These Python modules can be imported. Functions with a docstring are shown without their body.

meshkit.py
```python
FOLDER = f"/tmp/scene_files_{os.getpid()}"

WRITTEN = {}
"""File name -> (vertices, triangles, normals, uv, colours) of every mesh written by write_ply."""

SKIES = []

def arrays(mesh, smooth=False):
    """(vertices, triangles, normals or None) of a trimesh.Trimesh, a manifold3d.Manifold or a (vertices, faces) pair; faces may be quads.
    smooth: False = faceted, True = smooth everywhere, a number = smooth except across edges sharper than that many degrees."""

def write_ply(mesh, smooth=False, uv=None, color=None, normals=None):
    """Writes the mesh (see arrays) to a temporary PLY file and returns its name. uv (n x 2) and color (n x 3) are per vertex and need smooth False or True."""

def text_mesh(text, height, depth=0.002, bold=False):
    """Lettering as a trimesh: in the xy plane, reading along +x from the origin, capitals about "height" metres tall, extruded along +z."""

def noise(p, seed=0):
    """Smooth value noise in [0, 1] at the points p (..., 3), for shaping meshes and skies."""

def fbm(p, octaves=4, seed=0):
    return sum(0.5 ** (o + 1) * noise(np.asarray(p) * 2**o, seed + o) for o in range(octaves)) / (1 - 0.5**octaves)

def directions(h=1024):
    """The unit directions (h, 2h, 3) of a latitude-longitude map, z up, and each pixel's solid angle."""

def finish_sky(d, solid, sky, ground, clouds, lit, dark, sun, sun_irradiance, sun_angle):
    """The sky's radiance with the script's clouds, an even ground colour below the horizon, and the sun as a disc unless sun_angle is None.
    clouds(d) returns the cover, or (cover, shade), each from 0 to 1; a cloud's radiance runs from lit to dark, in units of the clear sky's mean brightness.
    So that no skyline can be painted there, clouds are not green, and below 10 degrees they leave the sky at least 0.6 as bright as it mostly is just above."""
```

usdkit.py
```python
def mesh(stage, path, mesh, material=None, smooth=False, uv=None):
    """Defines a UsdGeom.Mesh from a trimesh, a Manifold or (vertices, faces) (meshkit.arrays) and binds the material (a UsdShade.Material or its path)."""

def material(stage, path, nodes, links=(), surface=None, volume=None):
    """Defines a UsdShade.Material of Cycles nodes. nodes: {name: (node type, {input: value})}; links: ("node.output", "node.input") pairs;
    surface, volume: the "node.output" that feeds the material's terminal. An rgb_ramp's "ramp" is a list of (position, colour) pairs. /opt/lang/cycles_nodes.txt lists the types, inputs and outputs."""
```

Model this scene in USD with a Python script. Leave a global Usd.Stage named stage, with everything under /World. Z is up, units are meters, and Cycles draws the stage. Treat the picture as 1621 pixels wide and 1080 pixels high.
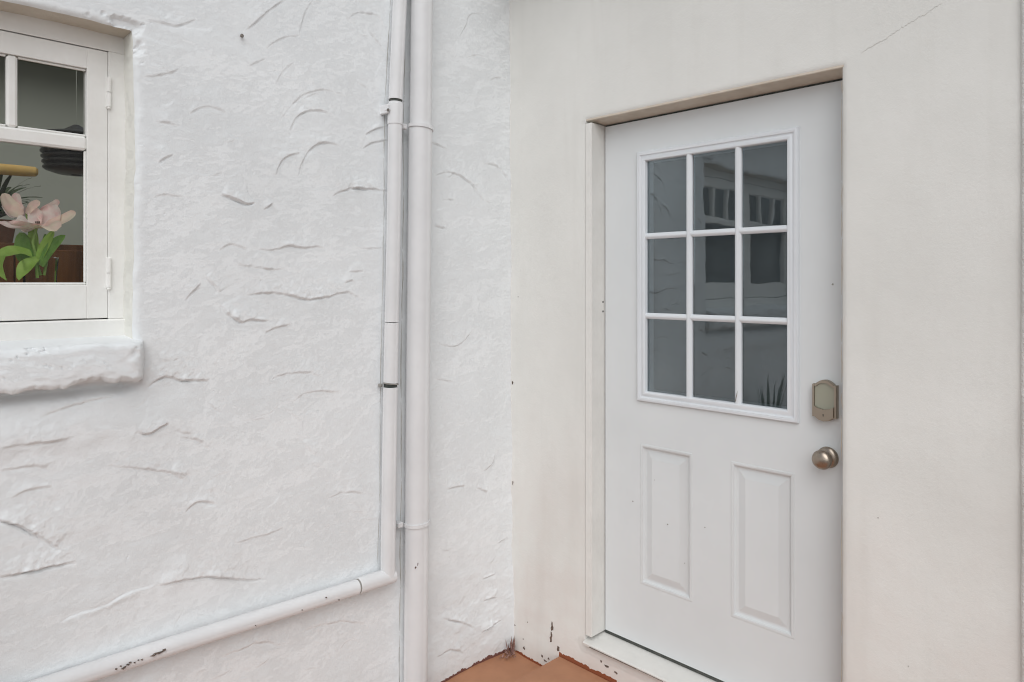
import math
import random

import numpy as np
import trimesh
import shapely.geometry as sg
import usdkit
import meshkit
from pxr import Gf, Sdf, Usd, UsdGeom, UsdLux, UsdShade

stage = Usd.Stage.CreateInMemory()
UsdGeom.SetStageUpAxis(stage, UsdGeom.Tokens.z)
UsdGeom.SetStageMetersPerUnit(stage, 1.0)
UsdGeom.Xform.Define(stage, "/World")
LOOKS = "/World/Looks"
UsdGeom.Scope.Define(stage, LOOKS)
mat = lambda name, *a, **k: usdkit.material(stage, f"{LOOKS}/{name}", *a, **k)

# ---------------------------------------------------------------- camera, sky, sun, exposure
FW = np.array([-0.71407, 0.70007, 0.0])
RT = np.array([0.70007, 0.71407, 0.0])
CAM = np.array([2.240, -2.196, 1.630])
cam = UsdGeom.Camera.Define(stage, "/World/camera")
M = Gf.Matrix4d(*RT, 0, 0, 0, 1, 0, *(-FW), 0, *CAM, 1)
cam.AddTransformOp().Set(M)
APER = 36.0
cam.CreateHorizontalApertureAttr(APER)
cam.CreateVerticalApertureAttr(APER * 682 / 1024)
cam.CreateFocalLengthAttr(1120.0 / 1621.0 * APER)
cam.CreateHorizontalApertureOffsetAttr(1.5 / 1621 * APER)
cam.CreateVerticalApertureOffsetAttr(-92.0 / 1621 * APER)
cam.CreateClippingRangeAttr(Gf.Vec2f(0.05, 2000))
EXPOSURE = 0.14
cam.CreateExposureAttr(EXPOSURE)

SUN = np.array([0.56, -0.52, 0.78])
SUN /= np.linalg.norm(SUN)
SUN_EL = math.asin(SUN[2])
SUN_ROT = math.atan2(SUN[0], SUN[1])
SKY_STRENGTH = 0.085
mat("overcast_sky", {
    "sky": ("sky_texture", {"sky_type": "single_scattering", "sun_disc": False, "sun_elevation": SUN_EL, "sun_rotation": SUN_ROT}),
    "bw": ("rgb_to_bw", {}),
    "cloud": ("mix_color", {"blend_type": "multiply", "fac": 1.0, "b": (1.62, 1.60, 1.60), "use_clamp": False}),
    "tc": ("texture_coordinate", {}),
    "mp": ("mapping", {"scale": (1.5, 1.5, 3.5)}),
    "n": ("noise_texture", {"scale": 1.6, "detail": 6, "roughness": 0.55}),
    "r": ("map_range", {"from_min": 0.25, "from_max": 0.55, "to_min": 0.30, "to_max": 0.95, "clamp": True}),
    "mx": ("mix_color", {"use_clamp": False}),
    "bg": ("background_shader", {"strength": SKY_STRENGTH}),
}, [("sky.color", "bw.color"), ("bw.val", "cloud.a"), ("tc.generated", "mp.vector"), ("mp.vector", "n.vector"), ("n.fac", "r.value"),
    ("r.result", "mx.fac"), ("sky.color", "mx.a"), ("cloud.result", "mx.b"), ("mx.result", "bg.color")], surface="bg.background")
sky = UsdLux.DomeLight.Define(stage, "/World/sky")
UsdShade.MaterialBindingAPI.Apply(sky.GetPrim()).Bind(UsdShade.Material.Get(stage, f"{LOOKS}/overcast_sky"))
sky.GetPrim().SetCustomDataByKey("kind", "structure")
sun = UsdLux.DistantLight.Define(stage, "/World/sun")
sun.CreateNormalizeAttr(True)
sun.CreateIntensityAttr(0.37)
sun.CreateAngleAttr(60.0)
sun.CreateColorAttr(Gf.Vec3f(0.99, 0.995, 1.0))
zc = SUN
xc = np.cross([0, 0, 1.0], zc); xc /= np.linalg.norm(xc)
yc = np.cross(zc, xc)
sun.AddTransformOp().Set(Gf.Matrix4d(*xc, 0, *yc, 0, *zc, 0, 0, 0, 5, 1))

# ---------------------------------------------------------------- helpers
USED = {}


def unique(parent, name):
    n = USED.get((parent, name), 0)
    USED[(parent, name)] = n + 1
    return f"{parent}/{name}" if n == 0 else f"{parent}/{name}_{n:03d}"


BASE = {}


def data(prim, **kw):
    for k, v in kw.items():
        if v:
            prim.SetCustomDataByKey(k, v)


def thing(name, label, category, base=(0, 0, 0), group=None, kind=None):
    path = unique("/World", name)
    x = UsdGeom.Xform.Define(stage, path)
    x.AddTranslateOp().Set(Gf.Vec3d(*map(float, base)))
    data(x.GetPrim(), label=label, category=category, group=group, kind=kind)
    BASE[path] = np.asarray(base, float)
    return path


def part(parent, name, mesh, material, smooth=False, label=None, kind=None):
    """mesh is in world metres; it is stored relative to the thing's base."""
    v, f, _ = meshkit.arrays(mesh, False)
    base = BASE[parent]
    path = unique(parent, name)
    usdkit.mesh(stage, path, trimesh.Trimesh(v - base, f, process=False), f"{LOOKS}/{material}", smooth=smooth)
    BASE[path] = base
    data(stage.GetPrimAtPath(path), label=label, kind=kind)
    return path


def single(name, mesh, material, label=None, category=None, kind=None, smooth=False, group=None):
    path = unique("/World", name)
    usdkit.mesh(stage, path, mesh, f"{LOOKS}/{material}", smooth=smooth)
    data(stage.GetPrimAtPath(path), label=label, category=category, kind=kind, group=group)
    return path


def cat(*m):
    return trimesh.util.concatenate(list(m))


def box(x0, x1, y0, y1, z0, z1, c=0.0):
    lo, hi = np.array([x0, y0, z0], float), np.array([x1, y1, z1], float)
    if c <= 0:
        b = trimesh.creation.box(hi - lo)
        b.apply_translation((lo + hi) / 2)
        return b
    c = min(c, 0.45 * (hi - lo).min())
    pts = []
    for s in np.ndindex(2, 2, 2):
        corner = np.where(np.array(s) == 1, hi, lo)
        sgn = np.where(np.array(s) == 1, -1, 1)
        for a in range(3):
            p = corner + sgn * c
            p[a] = corner[a]
            pts.append(p)
    return trimesh.convex.convex_hull(np.array(pts))


def tube(path, r, n=24, caps=True):
    path = np.asarray(path, float)
    r = np.broadcast_to(np.asarray(r, float), (len(path),))
    t = np.gradient(path, axis=0)
    t /= np.linalg.norm(t, axis=1, keepdims=True)
    up = np.array([0.31, 0.17, 0.93])
    if abs(t[0] @ up) > 0.9:
        up = np.array([0.95, 0.2, 0.1])
    a = np.cross(t[0], up); a /= np.linalg.norm(a)
    V = []
    ang = np.linspace(0, 2 * np.pi, n, endpoint=False)
    for p, d, rr in zip(path, t, r):
        a = a - d * (a @ d); a /= np.linalg.norm(a)
        b = np.cross(d, a)
        V.append(p + rr * (np.cos(ang)[:, None] * a + np.sin(ang)[:, None] * b))
    V = np.vstack(V)
    F = []
    k = np.arange(n); k2 = (k + 1) % n
    for i in range(len(path) - 1):
        o, q = i * n, (i + 1) * n
        F += [np.stack([o + k, o + k2, q + k2], 1), np.stack([o + k, q + k2, q + k], 1)]
    F = np.vstack(F)
    if caps:
        m = len(V)
        V = np.vstack([V, path[:1], path[-1:]])
        F = np.vstack([F, np.stack([np.full(n, m), k2, k], 1), np.stack([np.full(n, m + 1), (len(path) - 1) * n + k, (len(path) - 1) * n + k2], 1)])
    return trimesh.Trimesh(V, F, process=False)


def grid_faces(nu, nv, keep=None):
    i, j = np.meshgrid(np.arange(nu - 1), np.arange(nv - 1), indexing="ij")
    if keep is not None:
        i, j = i[keep], j[keep]
    i, j = i.ravel(), j.ravel()
    a, b, c, d = i * nv + j, (i + 1) * nv + j, (i + 1) * nv + j + 1, i * nv + j + 1
    return np.vstack([np.stack([a, b, c], 1), np.stack([a, c, d], 1)])


def compact(V, F):
    used = np.unique(F)
    m = np.full(len(V), -1)
    m[used] = np.arange(len(used))
    return trimesh.Trimesh(V[used], m[F], process=False)


def lathe(profile, origin, axis, n=40):
    """profile: (radius, distance along axis)."""
    axis = np.asarray(axis, float); axis /= np.linalg.norm(axis)
    a = np.cross(axis, [0.3, 0.5, 0.8]); a /= np.linalg.norm(a)
    b = np.cross(axis, a)
    ang = np.linspace(0, 2 * np.pi, n, endpoint=False)
    ring = np.cos(ang)[:, None] * a + np.sin(ang)[:, None] * b
    V = np.vstack([np.asarray(origin) + axis * h + max(r, 1e-5) * ring for r, h in profile])
    k = np.arange(n); k2 = (k + 1) % n
    F = []
    for i in range(len(profile) - 1):
        o, q = i * n, (i + 1) * n
        F += [np.stack([o + k, o + k2, q + k2], 1), np.stack([o + k, q + k2, q + k], 1)]
    return trimesh.Trimesh(V, np.vstack(F), process=False)


def ring_loft(x0, x1, z0, z1, profile, y, cap=True):
    """Concentric rectangles on a wall facing -y: profile of (inset, height proud of y)."""
    V, F = [], []
    for ins, out in profile:
        V += [(x0 + ins, y - out, z0 + ins), (x1 - ins, y - out, z0 + ins), (x1 - ins, y - out, z1 - ins), (x0 + ins, y - out, z1 - ins)]
    for i in range(len(profile) - 1):
        for k in range(4):
            a, b, c, d = i * 4 + k, i * 4 + (k + 1) % 4, (i + 1) * 4 + (k + 1) % 4, (i + 1) * 4 + k
            F += [(a, b, c), (a, c, d)]
    if cap:
        o = (len(profile) - 1) * 4
        F += [(o, o + 1, o + 2), (o, o + 2, o + 3)]
    return trimesh.Trimesh(np.array(V, float), np.array(F), process=False)


def plate_y(poly, y0, y1):
    """A shapely polygon in (x, z) as a plate from y0 (front, facing -y) to y1."""
    m = trimesh.creation.extrude_polygon(poly, y1 - y0, engine="earcut")
    v = m.vertices[:, [0, 2, 1]].copy()
    v[:, 1] += y0
    return trimesh.Trimesh(v, m.faces[:, ::-1], process=False)


def blob_polygon(rng, cx, cz, rx, rz, n=11, rough=0.45):
    a = np.linspace(0, 2 * np.pi, n, endpoint=False)
    r = 1 + rough * (rng.random(n) - 0.5) * 2
    return sg.Polygon(np.stack([cx + rx * r * np.cos(a), cz + rz * r * np.sin(a)], 1)).buffer(0)


def to_x_plane(m):
    """(x, y, z) of a plate facing -y becomes one facing +x: local x is the wall's y."""
    v = np.stack([-m.vertices[:, 1], m.vertices[:, 0], m.vertices[:, 2]], 1)
    return trimesh.Trimesh(v, m.faces, process=False)


# ---------------------------------------------------------------- materials
def paint(name, color, tint, rough=0.6, mottle=3.0, grain=(), spec=0.3, wear=None, diffuse_rough=0.0):
    """Paint with slow colour mottling and fine relief. grain: (scale, distance) pairs."""
    nodes = {
        "g": ("geometry", {}),
        "n": ("noise_texture", {"scale": mottle, "detail": 6, "roughness": 0.6}),
        "r": ("map_range", {"from_min": 0.35, "from_max": 0.65, "clamp": True}),
        "mx": ("mix_color", {"a": color, "b": tint}),
        "p": ("principled_bsdf", {"roughness": rough, "specular_ior_level": spec, "diffuse_roughness": diffuse_rough}),
    }
    links = [("g.position", "n.vector"), ("n.fac", "r.value"), ("r.result", "mx.fac")]
    color_out = "mx.result"
    last = None
    for k, (scale, dist) in enumerate(grain):
        nodes[f"gn{k}"] = ("noise_texture", {"scale": scale, "detail": 4, "roughness": 0.6})
        nodes[f"b{k}"] = ("bump", {"strength": 1.0, "distance": dist})
        links += [("g.position", f"gn{k}.vector"), (f"gn{k}.fac", f"b{k}.height")]
        if last:
            links.append((f"{last}.normal", f"b{k}.normal"))
        last = f"b{k}"
    if last:
        links.append((f"{last}.normal", "p.normal"))
    if wear:
        color_out = wear(nodes, links, color_out)
    links.append((color_out, "p.base_color"))
    mat(name, nodes, links, surface="p.BSDF")


def base_wear(level_a, level_b, x_split, colour, spread=0.03, scale=22.0):
    """Bare red-brown masonry where the paint stops short of the ground along an uneven edge (wear with its own shape)."""
    def add(nodes, links, src):
        nodes.update({
            "sx": ("separate_xyz", {}),
            "wn": ("noise_texture", {"scale": scale, "detail": 5, "roughness": 0.65}),
            "lv": ("map_range", {"from_min": x_split - 0.004, "from_max": x_split + 0.004, "to_min": level_a, "to_max": level_b, "clamp": True}),
            "w1": ("math", {"math_type": "multiply_add", "value2": spread}),
            "w2": ("math", {"math_type": "less_than"}),
            "wm": ("mix_color", {"b": colour}),
        })
        links += [("g.position", "sx.vector"), ("g.position", "wn.vector"), ("sx.x", "lv.value"), ("wn.fac", "w1.value1"), ("lv.result", "w1.value3"),
                  ("sx.z", "w2.value1"), ("w1.value", "w2.value2"), ("w2.value", "wm.fac"), (src, "wm.a")]
        return "wm.result"
    return add


paint("stucco_white", (0.765, 0.79, 0.80), (0.71, 0.735, 0.745), rough=0.75, mottle=2.2, grain=((45, 0.0005), (240, 0.0007), (600, 0.0004)), spec=0.25,
      wear=base_wear(-0.004, -0.004, 9.0, (0.17, 0.075, 0.06), spread=0.052, scale=24))


def streaks(nodes, links, src):
    """Grey rain streaks low in contrast, then the bare base."""
    nodes.update({
        "sm": ("mapping", {"scale": (9.0, 9.0, 0.8)}),
        "sn": ("noise_texture", {"scale": 1.0, "detail": 5, "roughness": 0.6}),
        "sr": ("map_range", {"from_min": 0.52, "from_max": 0.72, "to_min": 0.0, "to_max": 0.35, "clamp": True}),
        "smx": ("mix_color", {"b": (0.60, 0.595, 0.56)}),
    })
    links += [("g.position", "sm.vector"), ("sm.vector", "sn.vector"), ("sn.fac", "sr.value"), ("sr.result", "smx.fac"), (src, "smx.a")]
    # reddish tint: patchy and ragged, strongest low down, fading upward
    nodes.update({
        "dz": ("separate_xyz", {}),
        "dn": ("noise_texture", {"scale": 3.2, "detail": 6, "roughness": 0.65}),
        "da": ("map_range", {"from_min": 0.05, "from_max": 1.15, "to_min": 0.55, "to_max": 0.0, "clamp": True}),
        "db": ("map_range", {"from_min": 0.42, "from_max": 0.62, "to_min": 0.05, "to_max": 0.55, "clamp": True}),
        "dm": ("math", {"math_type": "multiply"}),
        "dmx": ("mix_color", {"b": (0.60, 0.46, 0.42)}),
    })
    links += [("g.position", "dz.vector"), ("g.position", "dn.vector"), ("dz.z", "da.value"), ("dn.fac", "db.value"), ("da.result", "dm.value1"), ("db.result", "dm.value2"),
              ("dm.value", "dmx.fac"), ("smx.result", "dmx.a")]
    return base_wear(-0.008, 0.083, 0.281, (0.24, 0.075, 0.035), spread=0.036, scale=26)(nodes, links, "dmx.result")


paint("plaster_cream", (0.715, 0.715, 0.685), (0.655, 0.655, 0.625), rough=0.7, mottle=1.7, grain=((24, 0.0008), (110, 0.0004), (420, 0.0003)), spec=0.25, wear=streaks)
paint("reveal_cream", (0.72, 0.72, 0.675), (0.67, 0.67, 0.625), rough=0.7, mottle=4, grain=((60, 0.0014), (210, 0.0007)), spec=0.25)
paint("soffit_shade_plaster", (0.60, 0.555, 0.48), (0.52, 0.47, 0.39), rough=0.75, mottle=9, grain=((60, 0.002), (210, 0.001)), spec=0.2)  # browner than the reveal: soffit shade and floor bounce painted into the colour
paint("pier_white", (0.76, 0.76, 0.74), (0.69, 0.685, 0.655), rough=0.75, mottle=5, grain=((40, 0.006), (160, 0.002)), spec=0.25)
paint("pipe_paint", (0.69, 0.695, 0.70), (0.65, 0.655, 0.66), rough=0.5, mottle=7, grain=((60, 0.0006), (300, 0.0002)), spec=0.4)
paint("frame_paint", (0.80, 0.80, 0.775), (0.75, 0.745, 0.715), rough=0.45, mottle=9, grain=((45, 0.0010), (240, 0.0003)), spec=0.4)
paint("jamb_paint", (0.70, 0.695, 0.665), (0.655, 0.65, 0.62), rough=0.5, mottle=9, grain=((60, 0.0010), (260, 0.0003)), spec=0.4)
paint("head_wood", (0.60, 0.54, 0.46), (0.52, 0.46, 0.38), rough=0.6, mottle=14, grain=((80, 0.001),), spec=0.3)
paint("door_paint", (0.645, 0.67, 0.675), (0.615, 0.64, 0.645), rough=0.38, mottle=2.5, grain=((30, 0.0004), (420, 0.00012)), spec=0.4)
paint("vinyl_white", (0.68, 0.71, 0.735), (0.65, 0.68, 0.705), rough=0.35, mottle=6, grain=((90, 0.0002),), spec=0.45)
paint("rubber_dark", (0.036, 0.045, 0.042), (0.09, 0.09, 0.08), rough=0.6, mottle=30)
paint("chip_dark", (0.08, 0.062, 0.055), (0.17, 0.12, 0.095), rough=0.8, mottle=60)
paint("chip_grey", (0.22, 0.215, 0.20), (0.30, 0.29, 0.27), rough=0.8, mottle=60)
paint("crack_grey", (0.60, 0.595, 0.56), (0.66, 0.65, 0.615), rough=0.8, mottle=20)
paint("caulk_brown", (0.36, 0.30, 0.235), (0.46, 0.41, 0.34), rough=0.8, mottle=30)
paint("crevice_shade_grey", (0.34, 0.335, 0.31), (0.52, 0.51, 0.48), rough=0.85, mottle=14)  # tone of the contact shade lines painted beside the pipes
paint("nail_iron", (0.10, 0.095, 0.09), (0.22, 0.20, 0.18), rough=0.6, mottle=80)
paint("terracotta", (0.42, 0.21, 0.118), (0.35, 0.17, 0.095), rough=0.55, mottle=5, grain=((30, 0.0015), (260, 0.0006)), spec=0.3)
paint("yard_concrete", (0.36, 0.355, 0.345), (0.30, 0.295, 0.29), rough=0.85, mottle=1.2, grain=((60, 0.003),))
paint("room_wall", (0.40, 0.415, 0.355), (0.37, 0.385, 0.33), rough=0.8, mottle=2)
paint("room_floor", (0.55, 0.43, 0.28), (0.48, 0.36, 0.22), rough=0.5, mottle=4)
paint("hall_wall", (0.30, 0.31, 0.31), (0.27, 0.28, 0.28), rough=0.8, mottle=2)
paint("shelf_wood", (0.95, 0.66, 0.25), (0.90, 0.58, 0.19), rough=0.45, mottle=9)
paint("black_shade", (0.018, 0.018, 0.016), (0.035, 0.034, 0.03), rough=0.35, mottle=20, spec=0.5)
paint("houseplant_leaf", (0.035, 0.055, 0.022), (0.055, 0.075, 0.03), rough=0.5, mottle=20)
paint("dead_leaf", (0.17, 0.095, 0.07), (0.34, 0.20, 0.18), rough=0.8, mottle=90)
paint("pot_clay", (0.36, 0.17, 0.10), (0.30, 0.14, 0.08), rough=0.8, mottle=12, grain=((120, 0.001),))
paint("soil", (0.05, 0.035, 0.025), (0.08, 0.06, 0.04), rough=0.95, mottle=40)
mat("cupboard_wood", {
    "g": ("geometry", {}), "m": ("mapping", {"scale": (20, 14, 1.1)}),
    "n": ("noise_texture", {"scale": 1.0, "detail": 6, "roughness": 0.6, "distortion": 0.6}),
    "r": ("rgb_ramp", {"ramp": [(0.3, (0.10, 0.035, 0.013)), (0.55, (0.26, 0.10, 0.03)), (0.75, (0.36, 0.15, 0.045))]}),
    "p": ("principled_bsdf", {"roughness": 0.35}),
}, [("g.position", "m.vector"), ("m.vector", "n.vector"), ("n.fac", "r.fac"), ("r.color", "p.base_color")], surface="p.BSDF")


def metal(name, color, rough):
    mat(name, {"g": ("geometry", {}), "n": ("noise_texture", {"scale": 45, "detail": 4}),
               "r": ("map_range", {"from_min": 0.3, "from_max": 0.7, "to_min": rough - 0.06, "to_max": rough + 0.10, "clamp": True}),
               "p": ("principled_bsdf", {"metallic": 1.0, "base_color": color})},
        [("g.position", "n.vector"), ("n.fac", "r.value"), ("r.result", "p.roughness")], surface="p.BSDF")


metal("satin_nickel", (0.37, 0.315, 0.26), 0.33)
metal("aged_nickel", (0.40, 0.345, 0.28), 0.38)
mat("keypad_screen", {"p": ("principled_bsdf", {"base_color": (0.30, 0.30, 0.235), "roughness": 0.35, "specular_ior_level": 0.6}),
                      "g": ("geometry", {}), "n": ("noise_texture", {"scale": 160, "detail": 3}), "b": ("bump", {"distance": 0.0002})},
    [("g.position", "n.vector"), ("n.fac", "b.height"), ("b.normal", "p.normal")], surface="p.BSDF")


def pane_material(name, ior, tint, gloss, wob=0.0):
    nodes = {"f": ("fresnel", {"IOR": ior}), "t": ("transparent_bsdf", {"color": tint}), "gl": ("glossy_bsdf", {"color": gloss, "roughness": 0.0}), "m": ("mix_closure", {})}
    links = [("f.fac", "m.fac"), ("t.BSDF", "m.closure1"), ("gl.BSDF", "m.closure2")]
    if wob:
        nodes.update({"g": ("geometry", {}), "n": ("noise_texture", {"scale": 5.0, "detail": 2}), "b": ("bump", {"distance": wob})})
        links += [("g.position", "n.vector"), ("n.fac", "b.height"), ("b.normal", "gl.normal")]
    mat(name, nodes, links, surface="m.closure")


pane_material("window_glass", 1.22, (0.985, 0.99, 0.98), (1, 1, 1), wob=0.0006)
pane_material("door_glass", 1.70, (0.86, 0.89, 0.90), (0.91, 0.97, 1.0), wob=0.0006)
pane_material("vase_glass", 1.18, (0.97, 0.98, 0.96), (1, 1, 1))


def soft(name, c1, c2, scale, trans):
    mat(name, {"g": ("geometry", {}), "n": ("noise_texture", {"scale": scale, "detail": 3}),
               "r": ("map_range", {"from_min": 0.35, "from_max": 0.65, "clamp": True}), "mx": ("mix_color", {"a": c1, "b": c2}),
               "p": ("principled_bsdf", {"roughness": 0.5, "specular_ior_level": 0.3}), "t": ("translucent_bsdf", {}), "m": ("mix_closure", {"fac": trans})},
        [("g.position", "n.vector"), ("n.fac", "r.value"), ("r.result", "mx.fac"), ("mx.result", "p.base_color"), ("mx.result", "t.color"),
         ("p.BSDF", "m.closure1"), ("t.BSDF", "m.closure2")], surface="m.closure")


soft("petal_pale", (0.95, 0.70, 0.67), (0.95, 0.88, 0.82), 40, 0.2)
soft("petal_pink", (0.94, 0.58, 0.55), (0.94, 0.82, 0.74), 30, 0.2)
soft("petal_peach", (0.92, 0.80, 0.64), (0.93, 0.66, 0.58), 26, 0.2)
soft("tulip_leaf", (0.34, 0.55, 0.10), (0.44, 0.64, 0.15), 24, 0.35)
soft("tulip_leaf_dark", (0.17, 0.34, 0.07), (0.24, 0.42, 0.10), 24, 0.35)
soft("tulip_stem", (0.30, 0.46, 0.12), (0.26, 0.40, 0.10), 30, 0.2)
soft("strap_leaf", (0.018, 0.045, 0.015), (0.035, 0.075, 0.025), 10, 0.25)

# ---------------------------------------------------------------- ground
single("ground", trimesh.Trimesh([(-300, -300, -0.03), (300, -300, -0.03), (300, 300, -0.03), (-300, 300, -0.03)], [(0, 1, 2), (0, 2, 3)], process=False), "yard_concrete",
       "grey concrete yard reaching to the horizon", kind="structure")


def patio_mesh():
    x = np.concatenate([[-0.05], np.linspace(0.0, 0.6, 61), np.linspace(0.7, 3.3, 27)])
    y = -np.concatenate([[-0.06], np.linspace(0.0, 0.7, 71), np.linspace(0.8, 3.2, 25)])
    X, Y = np.meshgrid(x, y, indexing="ij")
    P = np.stack([X, Y, 0 * X], -1)
    Z = 0.006 * (meshkit.fbm(P * 5, 3, 3) - 0.5) + 0.012 * np.exp(-np.clip(X, 0, 9) / 0.05)
    V = np.stack([X, Y, Z], -1).reshape(-1, 3)
    return trimesh.Trimesh(V, grid_faces(len(x), len(y))[:, ::-1], process=False)


single("patio_floor", patio_mesh(), "terracotta", "terracotta painted patio floor in the corner of the two walls", kind="structure", smooth=True)
step = box(0.281, 3.2, -1.25, 0.004, -0.02, 0.086, 0.010)
single("doorstep", step, "terracotta", "low terracotta painted step in front of the white door", kind="structure", smooth=30)

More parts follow.
